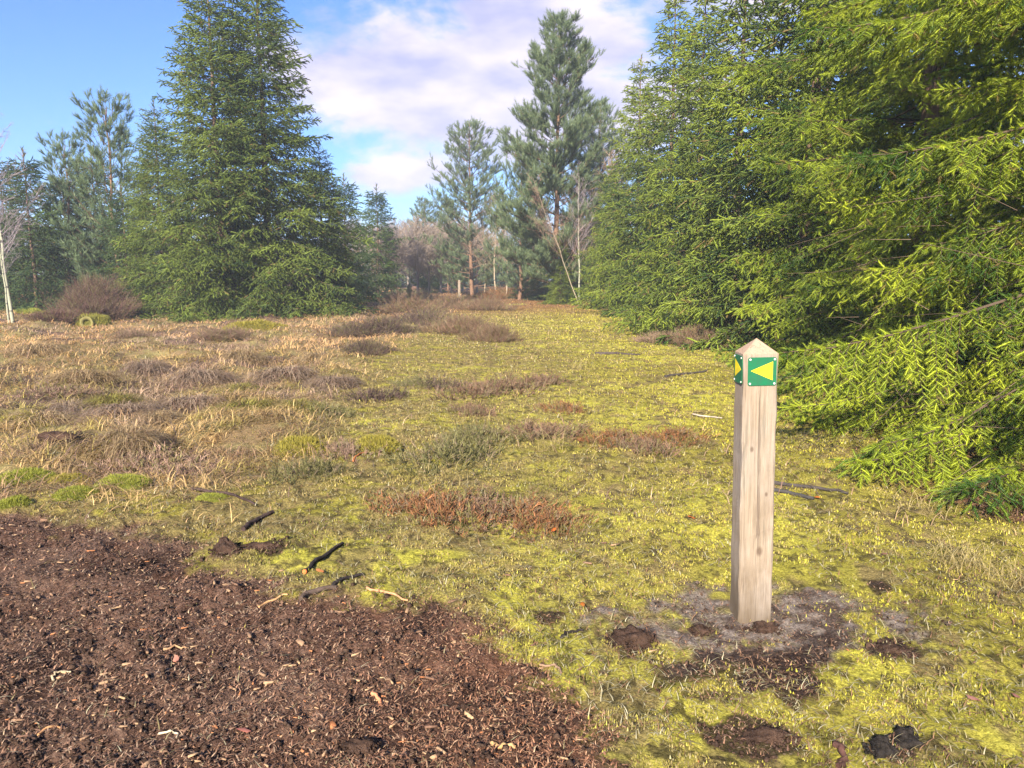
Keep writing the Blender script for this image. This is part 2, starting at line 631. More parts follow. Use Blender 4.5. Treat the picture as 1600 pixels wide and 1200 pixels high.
# pale dead grass wisps lying over the moss
x, y, r, q = scatter(70000, 1.9, 22, seed=5)
dirt, sand, peat, heath, lit = masks(x, y)
keep = (q.random(len(x)) < (1 - .93 * dirt) * (1 - .75 * sand)) & (fbm(x * 2, y * 2, 71, 3) > .40)
x, y, r = x[keep], y[keep], r[keep]
n = len(x)
c = lerp(np.array([.27, .22, .10]) * np.ones((n, 3)), [.58, .53, .36], q.random(n) ** 2)
c = lerp(c, [.30, .17, .10], (q.random(n) < .25) * 1.0)
c *= q.uniform(.6, 1.1, (n, 1))
L = q.uniform(.010, .05, n) * (1 + r / 14)
S = np.stack([.0019 * (1 + r / 3.5), L, L * q.uniform(.05, .5, n)], 1)
a = Acc()
stamp(a, ARv, ARf, np.stack([x, y, height(x, y) + .006], 1), yaw(q, n, .3), S, c)
tag(a.build('dry_grass_wisps', M_BLADE), 'pale dead grass wisps scattered over the moss', 'dry grass', kind='stuff')

# matted tan grass of the heath
x, y, r, q = scatter(420000, 4.2, 75, seed=9)
dirt, sand, peat, heath, lit = masks(x, y)
keep = (q.random(len(x)) < heath * (1 - dirt) * (1 - .6 * peat) * .95 + .010 * (1 - dirt) * (r > 5))
keep &= (fbm(x * 1.6, y * 1.6, 81, 3) > .30)
x, y, r = x[keep], y[keep], r[keep]
n = len(x)
n1, n2, n3 = fbm(x * .5, y * .5, 82, 3), fbm(x * 1.7, y * 1.7, 83, 3), q.random(n)
c = lerp(np.array([.40, .28, .135]) * np.ones((n, 3)), [.60, .41, .18], n3)
c = lerp(c, [.38, .265, .20], sstep(.5, .6, n1) * .75)
c = lerp(c, [.34, .29, .075], sstep(.56, .64, n2) * .8)
c = lerp(c, [.62, .37, .18], sstep(11, 19, y) * (.8 * (n1 < .58)))
c = lerp(c, [.13, .10, .085], (q.random(n) < .15) * 1.0)
n5 = fbm(x * 3.2, y * 3.2, 88, 3)
c = lerp(c, [.20, .115, .09], (n5 > .56) * .6)
c *= (.75 + .8 * fbm(x * 5.5, y * 5.5, 89, 3))[:, None] * q.uniform(.7, 1.3, (n, 1))
L = q.uniform(.05, .22, n) * (1 + r / 60)
S = np.stack([.0030 * (1 + r / 6), L, L * q.uniform(.10, .9, n) ** 1.3], 1)
# blades comb in patches: direction from a slow noise
ang = fbm(x * .9, y * .9, 84, 2) * 14 + q.normal(0, 1.5, n)
cc, ss = np.cos(ang), np.sin(ang)
z = np.zeros(n)
M = np.stack([np.stack([cc, -ss, z], 1), np.stack([ss, cc, z], 1), np.stack([z, z, z + 1], 1)], 1)
a = Acc()
stamp(a, ARv, ARf, np.stack([x, y, height(x, y) - .005], 1), M, S, c)
tag(a.build('heath_grass', M_BLADE), 'matted tan grass over the hummocky left side', 'grass', kind='stuff')

# fine fibres and crumbs on the mulched soil
x, y, r, q = scatter(260000, 1.7, 9, half=50, seed=11)
dirt, sand, peat, heath, lit = masks(x, y)
keep = q.random(len(x)) < np.maximum(dirt, .35 * np.maximum(sand, peat))
x, y, r = x[keep], y[keep], r[keep]
n = len(x)
c = lerp(np.array([.075, .042, .030]) * np.ones((n, 3)), [.31, .175, .11], q.random(n) ** 1.3)
c = lerp(c, [.34, .24, .16], (q.random(n) < .16) * .9)
c *= q.uniform(.6, 1.3, (n, 1))
c = lerp(c, c * [1.14, 1.0, .90], sstep(-1.2, .1, x) * sstep(.8, .4, x))
L = q.uniform(.008, .030, n)
S = np.stack([q.uniform(.0015, .0045, n) * (1 + r / 8), L, L * q.uniform(.05, .5, n)], 1)
a = Acc()
stamp(a, ARv, ARf, np.stack([x, y, height(x, y) + .002], 1), yaw(q, n, .25), S, c)
tag(a.build('mulch_fibres', M_CHIP), 'brown shredded fibres covering the bare soil', 'mulch', kind='stuff')

# wood chips
CHv = np.array([[-.5, -.4, 0], [.5, -.5, 0], [.38, .5, 0], [-.45, .42, 0], [-.45, -.3, 1], [.42, -.4, 1], [.35, .4, .8], [-.4, .38, .9]]) * [1, 1, 1]
CHf = np.array([[4, 5, 6, 7], [0, 1, 5, 4], [1, 2, 6, 5], [2, 3, 7, 6], [3, 0, 4, 7], [3, 2, 1, 0]])
x, y, r, q = scatter(11000, 1.7, 6.5, half=50, seed=13)
dirt, sand, peat, heath, lit = masks(x, y)
keep = q.random(len(x)) < dirt * .8 + .02
x, y = x[keep], y[keep]
n = len(x)
c = lerp(np.array([.16, .09, .06]) * np.ones((n, 3)), [.45, .29, .16], q.random(n) ** 1.3)
c = lerp(c, [.42, .16, .06], (q.random(n) < .12) * .8)
L = np.exp(q.normal(np.log(.014), .6, n)).clip(.004, .06)
S = np.stack([L, L * q.uniform(.12, .4, n), L * .10 + .001], 1)
a = Acc()
stamp(a, CHv, CHf, np.stack([x, y, height(x, y) + .004], 1), yaw(q, n, .3), S, c)
tag(a.build('wood_chips', M_CHIP), 'small orange and tan wood chips strewn over the brown soil', 'wood chips', kind='stuff')

# crumbs of soil
x, y, r, q = scatter(60000, 1.7, 9, half=50, seed=17)
dirt, sand, peat, heath, lit = masks(x, y)
pk = np.maximum(dirt * .8, np.maximum(sand * .55, peat))
keep = q.random(len(x)) < pk * (fbm(x * 4, y * 4, 95, 3) > .44)
x, y, r, sand = x[keep], y[keep], r[keep], (sand * (1 - peat))[keep]
n = len(x)
c = lerp(np.array([.050, .030, .023]) * np.ones((n, 3)), [.12, .075, .052], q.random(n))
c = lerp(c, [.17, .135, .11], sand * (q.random(n) < .6))
L = np.exp(q.normal(np.log(.007), .5, n)).clip(.003, .024)
a = Acc()
stamp(a, (CHv - [0, 0, .5]) * [1, .9, .75], CHf, np.stack([x, y, height(x, y) + L * .25], 1), roll(frames(q.normal(0, 1, (n, 3))), q.uniform(0, 6, n)), L, c)
tag(a.build('soil_crumbs', M_GROUND), 'crumbs of dark soil on the bare ground', 'soil crumbs', kind='stuff')

# needle litter under the right-hand spruces
x, y, r, q = scatter(60000, 4, 14, half=44, seed=15)
dirt, sand, peat, heath, lit = masks(x, y)
keep = q.random(len(x)) < lit * (x > 1)
x, y, r = x[keep], y[keep], r[keep]
n = len(x)
c = lerp(np.array([.11, .06, .04]) * np.ones((n, 3)), [.30, .17, .10], q.random(n))
L = q.uniform(.02, .07, n)
S = np.stack([.004 * (1 + r / 8), L, L * q.uniform(.05, .5, n)], 1)
a = Acc()
stamp(a, ARv, ARf, np.stack([x, y, height(x, y) + .002], 1), yaw(q, n, .25), S, c)
tag(a.build('needle_litter', M_CHIP), 'rust-brown fallen needles under the right-hand spruces', 'needle litter', kind='stuff')


# ------------------------------------------------------------------ spruces
def shoot_tpl(needles, nl, nw, core, seed, sides=4):
    """unit-length shoot along +Z: a blunt finger with a brush of flat needles"""
    q = np.random.default_rng(seed)
    v, f = [], []
    prof = ((0, .55), (.35, 1.0), (.85, .8)) if sides > 3 else ((0, .8), (.7, .9))
    for (z, k_) in prof:
        for k in range(sides):
            t = k * 2 * pi / sides + z
            v.append([core * k_ * cos(t), core * k_ * sin(t), z])
    v.append([0, 0, 1.0])
    for r_ in range(len(prof) - 1):
        for k in range(sides):
            a_, b_ = r_ * sides + k, r_ * sides + (k + 1) % sides
            f += [[a_, b_, b_ + sides], [a_, b_ + sides, a_ + sides]]
    o_ = (len(prof) - 1) * sides
    for k in range(sides):
        f.append([o_ + k, o_ + (k + 1) % sides, len(v) - 1])
    for k in range(needles):
        t = k * 2.4 + q.uniform(-.3, .3)
        z0 = (k + .5) / needles * .92
        l = nl * (1.05 - .35 * z0) * q.uniform(.85, 1.15)
        d = np.array([cos(t), sin(t), 0])
        s_ = np.array([-sin(t), cos(t), 0])
        b = np.array([0, 0, z0])
        tip = b + d * l * .85 + np.array([0, 0, l * .8])
        i = len(v)
        v += [list(b - s_ * nw), list(b + s_ * nw), list(tip)]
        f.append([i, i + 1, i + 2])
    v = np.array(v)
    v[:, 0] += .22 * (v[:, 2] ** 2 - v[:, 2] * .6)
    return v, np.array(f)


SH_FINE = shoot_tpl(32, .34, .028, .068, 1)
SH_MID = shoot_tpl(10, .24, .050, .085, 2, 3)
SH_FAR = shoot_tpl(7, .50, .14, .16, 3, 3)


def spruce_mesh(seed, H, RAD, tpl, sl, step, spc, z0=.25, whorl=.30, per=6, dark=(.050, .085, .022), light=(.135, .190, .030), flat=.75, asym=0.0, droop=1.0, dead=0):
    q = np.random.default_rng(seed)
    trunk, wood, fol = Acc(), Acc(), Acc()
    zz = np.linspace(-.1, H, 14)
    wx = np.cumsum(q.normal(0, .012, 14))
    wy = np.cumsum(q.normal(0, .012, 14))
    tr = .013 * H * (1 - zz / H * .97).clip(.02) + .004
    tube(trunk, np.stack([wx, wy, zz], 1), tr, 9, (.16, .105, .075), wob=.05, seed=seed)
    Pb, Db, Lb = [], [], []      # secondary twigs
    SP, SD = [], []              # shoots directly on the branches
    z = z0
    wood_c = np.array([.085, .060, .042])
    while z < H - .75:
        u = z / H
        env = RAD * (1 - u) ** flat * (0.86 + .14 * min(1, u / .12)) + .10
        nb = per if u < .85 else 5
        a0 = q.uniform(0, 2 * pi)
        for b in range(nb):
            az = a0 + b * 2 * pi / nb + q.uniform(-.35, .35)
            Lh = env * q.uniform(.62, 1.12) * (1 + asym * cos(az - 2.4))
            if q.random() < .14:
                Lh *= 1.0 + .28 * (RAD < 3.79)
            rise = -.10 + .75 * u ** 1.4 + q.uniform(-.10, .10)
            sag = (.34 - .30 * u) * q.uniform(.5, 1.3) * droop
            low = .06 + .25 * q.random()
            if z + Lh * (rise - .56 * sag) < low:
                sag = max(.06, ((z - low) / Lh + rise) / .56)
                rise = max(rise, (low - z) / Lh + .56 * sag)
            k = 9
            t = np.linspace(0, 1, k)
            hx, hy = sin(az), cos(az)
            side = q.normal(0, .05) * Lh
            px = np.interp(z, zz, wx) + hx * Lh * t + hy * side * t * t
            py = np.interp(z, zz, wy) + hy * Lh * t - hx * side * t * t
            pz = z + q.uniform(-.06, .06) + Lh * (rise * t - sag * t ** 1.7 + .20 * sag * t ** 4 * 2.2)
            lo = .04 + .03 * q.random()
            pz = np.maximum(pz, lo + .05 * t)
            pts = np.stack([px, py, pz], 1)
            tube(wood, pts, (.003 + .0055 * Lh) * (1 - .9 * t) + .0012, 4, wood_c * q.uniform(.7, 1.2))
            ns = max(3, int(Lh * .80 / step))
            ts = np.linspace(.16 if Lh < 1.2 else .24, .985, ns)
            bp = np.stack([np.interp(ts, t, pts[:, i]) for i in range(3)], 1)
            tg = np.gradient(pts, axis=0)
            tg /= np.linalg.norm(tg, axis=1, keepdims=True)
            bt = np.stack([np.interp(ts, t, tg[:, i]) for i in range(3)], 1)
            sd = np.cross(bt, [0, 0, 1.])
            sd /= np.linalg.norm(sd, axis=1, keepdims=True) + 1e-9
            for sg in (-1, 1):
                l2 = np.minimum(.50 * Lh * (1 - ts) + .14, .72) * q.uniform(.55, 1.2, ns)
                g = q.uniform(.75, 1.15, ns)[:, None]
                d = bt * np.cos(g) + sd * sg * np.sin(g)
                d[:, 2] -= q.uniform(.05, .60, ns) * (1.0 - .65 * u) * droop
                jit = q.normal(0, .10, (ns, 3))
                d = d + jit
                d /= np.linalg.norm(d, axis=1, keepdims=True)
                Pb.append(bp)
                Db.append(d)
                Lb.append(l2)
            m = max(4, int(Lh * 1.5 / spc))
            ts = np.linspace(.30, 1, m)
            SP.append(np.stack([np.interp(ts, t, pts[:, i]) for i in range(3)], 1))
            bt = np.stack([np.interp(ts, t, tg[:, i]) for i in range(3)], 1)
            SD.append(bt + q.normal(0, .55, (m, 3)))
        z += whorl * q.uniform(.75, 1.2) * (1 - .25 * u)
    # leader
    m = 12
    SP.append(np.stack([np.full(m, wx[-1]), np.full(m, wy[-1]), np.linspace(H - .8, H - .1, m)], 1))
    SD.append(np.array([0, 0, 1.]) + q.normal(0, .45, (m, 3)))
    for zt in (.75, .45, .2):
        aa = q.uniform(0, 6.28, 5)
        A_ = np.stack([np.full(5, wx[-1]), np.full(5, wy[-1]), np.full(5, H - zt)], 1)
        sticks(wood, A_, A_ + np.stack([np.sin(aa) * zt * .45, np.cos(aa) * zt * .45, np.full(5, zt * .5)], 1), np.full(5, .010), np.full(5, .006), np.tile([.26, .17, .10], (5, 1)))
    Pb, Db, Lb = np.concatenate(Pb), np.concatenate(Db), np.concatenate(Lb)
    End = Pb + Db * Lb[:, None]
    End[:, 2] = np.maximum(End[:, 2] - .16 * Lb ** 1.2, .04)
    sticks(wood, Pb, End, np.full(len(Pb), .0035), np.full(len(Pb), .0012), np.tile(wood_c * .9, (len(Pb), 1)))
    if dead:
        az_ = q.uniform(0, 6.28, dead)
        r_ = RAD * q.uniform(.15, .75, dead)
        A_ = np.stack([r_ * np.sin(az_), r_ * np.cos(az_), q.uniform(.1, 2.2, dead)], 1)
        D_ = np.stack([np.sin(az_), np.cos(az_), q.uniform(-.5, .2, dead)], 1) + q.normal(0, .5, (dead, 3))
        B_ = A_ + D_ * q.uniform(.2, .6, (dead, 1))
        B_[:, 2] = B_[:, 2].clip(.03)
        sticks(wood, A_, B_, np.full(dead, .004), np.full(dead, .0015), np.tile([.17, .12, .085], (dead, 1)) * q.uniform(.5, 1.3, (dead, 1)))
    # shoots along the secondaries, both sides plus the tip
    cnt = np.maximum(2, (Lb / spc).astype(int))
    idx = np.repeat(np.arange(len(Pb)), cnt)
    start = np.cumsum(cnt) - cnt
    k = np.arange(len(idx)) - np.repeat(start, cnt)
    tt = (k + 1.0) / np.repeat(cnt, cnt)
    D0 = (End - Pb)
    p = Pb[idx] + D0[idx] * tt[:, None]
    d = D0[idx] / (np.linalg.norm(D0[idx], axis=1, keepdims=True) + 1e-9)
    sd = np.cross(d, [0, 0, 1.])
    sd /= np.linalg.norm(sd, axis=1, keepdims=True) + 1e-9
    sg = np.where(k % 2 == 0, 1., -1.)[:, None]
    tip = (tt > .99)[:, None]
    dd = np.where(tip, d, d * .72 + sd * sg * .72)
    dd = dd + q.normal(0, .13, dd.shape)
    dd[:, 2] -= q.uniform(0, .45, len(dd))
    SP.append(p)
    SD.append(dd)
    P, D = np.concatenate(SP), np.concatenate(SD)
    n = len(P)
    S = sl * q.uniform(.65, 1.30, n)
    rv = q.random(n)
    cl = fbm(P[:, 0] * 1.6 + P[:, 2], P[:, 1] * 1.6 - P[:, 2] * .7, seed, 2)
    C = lerp(np.tile(np.array(dark, float), (n, 1)), light, np.clip(rv * .55 + (cl - .5) * 1.5 + .25, 0, 1))
    C = lerp(C, [.20, .13, .05], (q.random(n) < .03) * .8) * q.uniform(.75, 1.2, (n, 1))
    tipv = np.ones(len(tpl[0]))
    tipv[3:] *= 1.0
    stamp(fol, tpl[0], tpl[1], P, roll(frames(D), q.uniform(0, 6.28, n)), S, C, tipv)
    return trunk, wood, fol, n


def make_spruce(name, loc, rz, label, group=None, **k):
    root = empty(name, loc, rz)
    tag(root, label, 'spruce tree', group)
    t, wd, f, n = spruce_mesh(**k)
    t.build('trunk', M_BARK, root, smooth=True)
    wd.build('branches', M_TWIG, root)
    f.build('crown', M_NEEDLE, root)
    print('spruce', name, n)
    return root


def retag(o, label, group=None):
    tag(o, label)
    if group:
        o['group'] = group
    elif 'group' in o:
        del o['group']


def ppos(px, Y):
    """world x of a picture column at distance Y"""
    return (px - 800) / FPX * Y


G_R = 'spruces in the row along the right edge of the clearing'
G_L = 'spruces on the left side of the clearing'
# nearest tree, fine detail
make_spruce('spruce_tree', (5.9, 6.6, hz(5.9, 6.6)), .4, 'nearest spruce with bright yellow-green shoots, overhanging the ground behind the marker post', G_R,
            seed=101, H=13.5, RAD=3.8, tpl=SH_FINE, sl=.080, step=.075, spc=.035, z0=.35, whorl=.42, per=8, flat=.62, droop=1.35, dead=700,
            dark=(.050, .105, .016), light=(.42, .48, .035))
# second tree, fairly fine
make_spruce('spruce_tree', (6.3, 12.0, hz(6.3, 12)), 1.4, 'tall spruce directly behind the nearest spruce in the right-hand row', G_R,
            seed=102, H=13.0, RAD=3.3, tpl=SH_FINE, sl=.115, step=.115, spc=.060, z0=.20, whorl=.42, per=8, flat=.68,
            dark=(.045, .095, .018), light=(.34, .41, .035))
protos = []
specs = [
    dict(seed=111, H=12.0, RAD=3.15, tpl=SH_MID, sl=.23, step=.18, spc=.125, z0=.25, whorl=.46, per=8, flat=1.0, dark=(.034, .070, .018), light=(.26, .32, .036)),
    dict(seed=112, H=13.6, RAD=3.75, tpl=SH_MID, sl=.22, step=.19, spc=.13, z0=.25, whorl=.44, per=11, flat=.84, dark=(.038, .072, .020), light=(.21, .27, .042)),
    dict(seed=113, H=7.5, RAD=2.2, tpl=SH_MID, sl=.24, step=.22, spc=.15, z0=.10, whorl=.30, per=6, flat=.75, dark=(.034, .066, .028), light=(.11, .17, .045)),
]
# right row: (x, Y, proto, scale, rot, label)
plan = [
    (6.1, 16.2, 0, .98, .3, 'spruce third along the right-hand row, its skirt meeting bare brown ground'),
    (5.7, 20.0, 0, .88, 2.1, 'spruce of the right-hand row whose skirt juts out over the yellow moss'),
    (5.8, 24.2, 0, .85, 4.0, 'spruce with a bare leader at the top frame edge, midway along right row'),
    (5.7, 28.6, 0, .97, 1.0, 'spruce with a tall bare leader standing against the cloud, in the right row'),
    (5.4, 33.5, 0, .88, 5.2, 'slimmer spruce in the right row just before the leaning birch trunks'),
    (4.9, 39.0, 0, .60, 3.0, 'short spruce behind the leaning birch trunks at the far right row'),
    (3.2, 44.0, 2, .62, 2.0, 'low dark spruce under the tall pine at the end of the clearing'),
    (1.9, 46.5, 2, .50, .6, 'small dark spruce left of the tall pine foot'),
    (2.55, 41.0, 0, .34, 2.5, 'low broad spruce hiding the foot of the tallest pine'),
    (3.6, 43.0, 0, .42, 4.5, 'low spruce between the tallest pine and the leaning birch'),
    (0.9, 50.0, 2, .55, 3.6, 'small spruce left of the low broad spruce, by pale stems'),
    (-7.0, 66.0, 2, .60, .6, 'small spruce in the hazy thicket beyond the pine seedling'),
    (9.8, 18.0, 0, 1.1, 5.0, 'spruce in the second rank behind the right-hand row, near part'),
    (10.0, 25.5, 0, 1.1, .9, 'spruce in the second rank behind the right-hand row, far part'),
    # left pair and neighbours
    (ppos(352, 28.5), 28.5, 1, .93, 1.2, 'huge dark spruce, left one of the twin-topped pair left of centre'),
    (ppos(425, 29.2), 29.2, 1, .98, 3.6, 'huge dark spruce, right one of the twin-topped pair left of centre'),
    (ppos(262, 30.5), 30.5, 1, .60, 5.0, 'lower spruce against the left flank of the huge twin-topped pair'),
    (ppos(508, 33.0), 33.0, 1, .52, .2, 'lower spruce against the right flank of the huge twin-topped pair'),
    (ppos(592, 52.0), 52.0, 2, 1.0, .4, 'small hazy spruce standing alone beyond the twin-topped pair'),
    (ppos(545, 42.0), 42.0, 2, .92, 4.4, 'hazy bluish spruce just right of the twin-topped pair'),
    (ppos(205, 31.5), 31.5, 2, .70, 2.4, 'low spruce behind the red-brown bracken heap on the left'),
    (ppos(62, 33.0), 33.0, 2, .92, 3.3, 'dark spruce with pointed top second from the left picture edge'),
    (ppos(20, 36.0), 36.0, 2, .95, 1.7, 'dark spruce behind the white birch stem at far left'),
    (ppos(115, 36.0), 36.0, 2, .85, 5.7, 'dark spruce below the upright pine shoots on the left'),
    (ppos(-60, 34.0), 34.0, 2, 1.0, 4.9, 'dark spruce cut off by the left picture edge'),
    (ppos(160, 39.0), 39.0, 2, 1.0, .9, 'rear spruce hidden behind the left-hand pine'),
]
done = {}
for (x, Y, pi_, s, rz, lab) in plan:
    z = hz(x, Y) - .03
    grp = G_R if x > 1 else G_L
    if pi_ not in done:
        o = make_spruce('spruce_tree', (x, Y, z), rz, lab, grp, **specs[pi_])
        done[pi_] = o
    else:
        o = copy_tree(done[pi_])
        o.location = (x, Y, z)
        o.rotation_euler = (0, 0, rz)
        retag(o, lab, grp)
    o.scale = (s, s, s)


# ------------------------------------------------------------------ pines
def tuft_tpl(seed, n=20):
    q = np.random.default_rng(seed)
    v, f = [], []
    for k in range(n):
        t = k * 2.4
        z0 = k / n * .75
        d = np.array([cos(t), sin(t), 0])
        s = np.array([-sin(t), cos(t), 0])
        l = .42 * q.uniform(.8, 1.15)
        b = np.array([0, 0, z0])
        i = len(v)
        v += [list(b - s * .022), list(b + s * .022), list(b + d * l * .55 + np.array([0, 0, l * .85]))]
        f.append([i, i + 1, i + 2])
    return np.array(v), np.array(f)


TUFT = tuft_tpl(4)


def pine_mesh(seed, H, RAD, zlow, tufts=.34, up=.8, dense=1.0, dark=(.085, .125, .065), light=(.20, .25, .12)):
    q = np.random.default_rng(seed)
    trunk, wood, fol = Acc(), Acc(), Acc()
    zz = np.linspace(-.1, H, 14)
    wx, wy = np.cumsum(q.normal(0, .04, 14)), np.cumsum(q.normal(0, .04, 14))
    tc_ = np.array([.19, .115, .075])
    tube(trunk, np.stack([wx, wy, zz], 1), .012 * H * (1 - zz / H * .95) + .01, 8, tc_, wob=.06, seed=seed)
    P, D = [], []
    z = zlow
    while z < H - .3:
        u = (z - zlow) / (H - zlow)
        env = RAD * (1 - u) ** .80 * (.55 + .45 * min(1, u / .25)) + .25
        nb = 5
        a0 = q.uniform(0, 6.28)
        for b in range(nb):
            if q.random() < .12:
                continue
            az = a0 + b * 2 * pi / nb + q.uniform(-.4, .4)
            Lh = env * q.uniform(.65, 1.15)
            t = np.linspace(0, 1, 7)
            hx, hy = sin(az), cos(az)
            rise = up * (.35 + .9 * u) + q.uniform(-.15, .15)
            side = q.normal(0, .12) * Lh
            pts = np.stack([np.interp(z, zz, wx) + hx * Lh * t + hy * side * t * t, np.interp(z, zz, wy) + hy * Lh * t - hx * side * t * t,
                            z + Lh * (rise * .5 * t + rise * .6 * t ** 2)], 1)
            tube(wood, pts, (.008 + .009 * Lh) * (1 - .85 * t), 4, tc_ * q.uniform(.6, 1.0))
            ns = max(3, int(Lh * 5.5 * dense))
            ts = q.uniform(.3, 1, ns)
            bp = np.stack([np.interp(ts, t, pts[:, i]) for i in range(3)], 1)
            d = np.stack([hx + q.normal(0, .7, ns), hy + q.normal(0, .7, ns), q.uniform(.2, 1.1, ns)], 1)
            d /= np.linalg.norm(d, axis=1, keepdims=True)
            l2 = q.uniform(.25, .75, ns) * min(1, .4 + .3 * Lh)
            e = bp + d * l2[:, None]
            sticks(wood, bp, e, np.full(ns, .008), np.full(ns, .005), np.tile(tc_ * .8, (ns, 1)))
            for m in range(4):
                tt = q.uniform(.35, 1, ns)
                P.append(bp + (e - bp) * tt[:, None])
                dd = d * .6 + q.normal(0, .45, (ns, 3))
                dd[:, 2] = np.abs(dd[:, 2]) + .5
                D.append(dd)
            P.append(e)
            D.append(d + [0, 0, .9])
            P.append(pts[-1:])
            D.append(np.array([[hx * .4, hy * .4, 1]]))
        z += q.uniform(.35, .6)
    P.append(np.array([[wx[-1], wy[-1], H - .15]]))
    D.append(np.array([[0, 0, 1.]]))
    P, D = np.concatenate(P), np.concatenate(D)
    n = len(P)
    C = lerp(np.tile(np.array(dark), (n, 1)), light, q.random(n))
    stamp(fol, TUFT[0], TUFT[1], P, roll(frames(D), q.uniform(0, 6.28, n)), tufts * q.uniform(.7, 1.25, n), C)
    print('pine', n)
    return trunk, wood, fol


def make_pine(x, Y, rz, label, group=None, **k):
    root = empty('pine_tree', (x, Y, hz(x, Y) - .03), rz)
    tag(root, label, 'pine tree', group)
    t, wd, f = pine_mesh(**k)
    t.build('trunk', M_BARK, root, smooth=True)
    wd.build('branches', M_TWIG, root)
    f.build('crown', M_NEEDLE, root)
    return root


GP = 'pines round the clearing'
p1 = make_pine(ppos(868, 42), 42, 0, 'tallest pine at the end of the clearing, dense, with reddish trunk', GP, seed=201, H=14.5, RAD=3.7, zlow=1.0, tufts=.46, up=.8, dense=1.7)
p2 = make_pine(ppos(738, 56), 56, 1, 'open airy pine left of the tallest pine, sky showing through', GP, seed=202, H=12.2, RAD=4.1, zlow=.7, tufts=.42, up=.8, dense=.95)
p3 = make_pine(ppos(196, 33.5), 33.5, 2, 'pale pine with bundles of upright shoots left of the twin-topped spruces', GP, seed=203, H=8.5, RAD=1.9, zlow=.5, tufts=.38, up=1.7, dense=1.2,
               dark=(.095, .14, .075), light=(.20, .26, .13))
for (src, x, Y, s, rz, lab) in (
        (p3, ppos(128, 35), 35, .84, 2.2, 'shorter pale pine next to the pine with upright shoots, left'),
        (p3, ppos(812, 47), 47, 1.05, 4.2, 'narrow pine filling the space between the two middle pines'),
        (p2, ppos(668, 68), 68, .66, 2.9, 'low far pine at the left end of the middle pines'),
        (p2, ppos(935, 50), 50, .98, .7, 'pine partly hidden behind the right-hand spruce row'),
        (p2, ppos(700, 78), 78, .7, 5.1, 'farthest pine beyond the small distant post'),
        (p3, ppos(715, 60), 60, .55, 1.1, 'young pine just behind the small distant post'),
        (p3, ppos(640, 40), 40, .11, .1, 'tiny pine seedling among the heather before the bare birches')):
    o = copy_tree(src)
    o.location = (x, Y, hz(x, Y) - .03)
    o.rotation_euler = (0, 0, rz)
    o.scale = (s, s, s)
    retag(o, lab, GP)


# ------------------------------------------------------------------ bare birches
def birch_mesh(seed, H, spread=.35, lean=0.0, twig=(.30, .19, .15), bark=(.62, .58, .50), n1=26, thick=1.0, bare=.25):
    q = np.random.default_rng(seed)
    trunk, tw = Acc(), Acc()
    k = 12
    zz = np.linspace(-.05, H, k)
    wx = np.cumsum(q.normal(0, .03, k)) + lean * zz
    wy = np.cumsum(q.normal(0, .03, k))
    tube(trunk, np.stack([wx, wy, zz], 1), (.007 * H + .012) * (1 - zz / H * .9) * thick + .004, 7, bark, wob=.05, seed=seed)
    A, B, r0, r1 = [], [], [], []
    for i in range(n1):
        z = H * (bare + (1 - bare) * (i + q.random()) / n1)
        b = np.array([np.interp(z, zz, wx), np.interp(z, zz, wy), z])
        az = q.uniform(0, 6.28)
        Lh = H * spread * (1.08 - z / H) * q.uniform(.7, 1.3) + .25
        d = np.array([sin(az), cos(az), q.uniform(.8, 1.8)])
        d /= np.linalg.norm(d)
        e = b + d * Lh
        m = b + d * Lh * .5 + np.array([0, 0, -.06 * Lh])
        A.append(b); B.append(m); r0.append(.012 * thick); r1.append(.009 * thick)
        A.append(m); B.append(e); r0.append(.009 * thick); r1.append(.005 * thick)
        for j in range(int(5 + Lh * 4)):
            t = q.uniform(.15, 1)
            p = b + (e - b) * t
            d2 = d + q.normal(0, .55, 3) + [0, 0, .1]
            d2 /= np.linalg.norm(d2)
            l2 = Lh * .42 * q.uniform(.5, 1.2)
            e2 = p + d2 * l2
            A.append(p); B.append(e2); r0.append(.006 * thick); r1.append(.003 * thick)
            for h in range(5):
                t = q.uniform(.2, 1)
                p3_ = p + (e2 - p) * t
                d3 = d2 + q.normal(0, .6, 3)
                d3 /= np.linalg.norm(d3)
                A.append(p3_); B.append(p3_ + d3 * l2 * q.uniform(.3, .7)); r0.append(.0035 * thick); r1.append(.002 * thick)
    n = len(A)
    C = np.tile(np.array(twig), (n, 1)) * q.uniform(.7, 1.2, (n, 1))
    sticks(tw, np.array(A), np.array(B), np.array(r0), np.array(r1), C)
    return trunk, tw


def birch_material():
    m = bpy.data.materials.new('birch_bark')
    m.use_nodes = True
    t = m.node_tree
    b = t.nodes['Principled BSDF']
    b.inputs['Roughness'].default_value = .7
    at = t.nodes.new('ShaderNodeAttribute')
    at.attribute_name = 'Col'
    tc_ = t.nodes.new('ShaderNodeTexCoord')
    mp = t.nodes.new('ShaderNodeMapping')
    mp.inputs['Scale'].default_value = (3, 3, 9)
    n = t.nodes.new('ShaderNodeTexNoise')
    n.inputs['Scale'].default_value = 1.5
    n.inputs['Detail'].default_value = 5
    t.links.new(tc_.outputs['Object'], mp.inputs[0])
    t.links.new(mp.outputs[0], n.inputs['Vector'])
    r = t.nodes.new('ShaderNodeMapRange')
    r.inputs['From Min'].default_value = .58
    r.inputs['From Max'].default_value = .66
    t.links.new(n.outputs['Fac'], r.inputs['Value'])
    x = t.nodes.new('ShaderNodeMix')
    x.data_type = 'RGBA'
    t.links.new(r.outputs[0], x.inputs[0])
    t.links.new(at.outputs['Color'], x.inputs[6])
    x.inputs[7].default_value = (.06, .05, .045, 1)
    t.links.new(x.outputs[2], b.inputs['Base Color'])
    return m


M_BIRCH = birch_material()


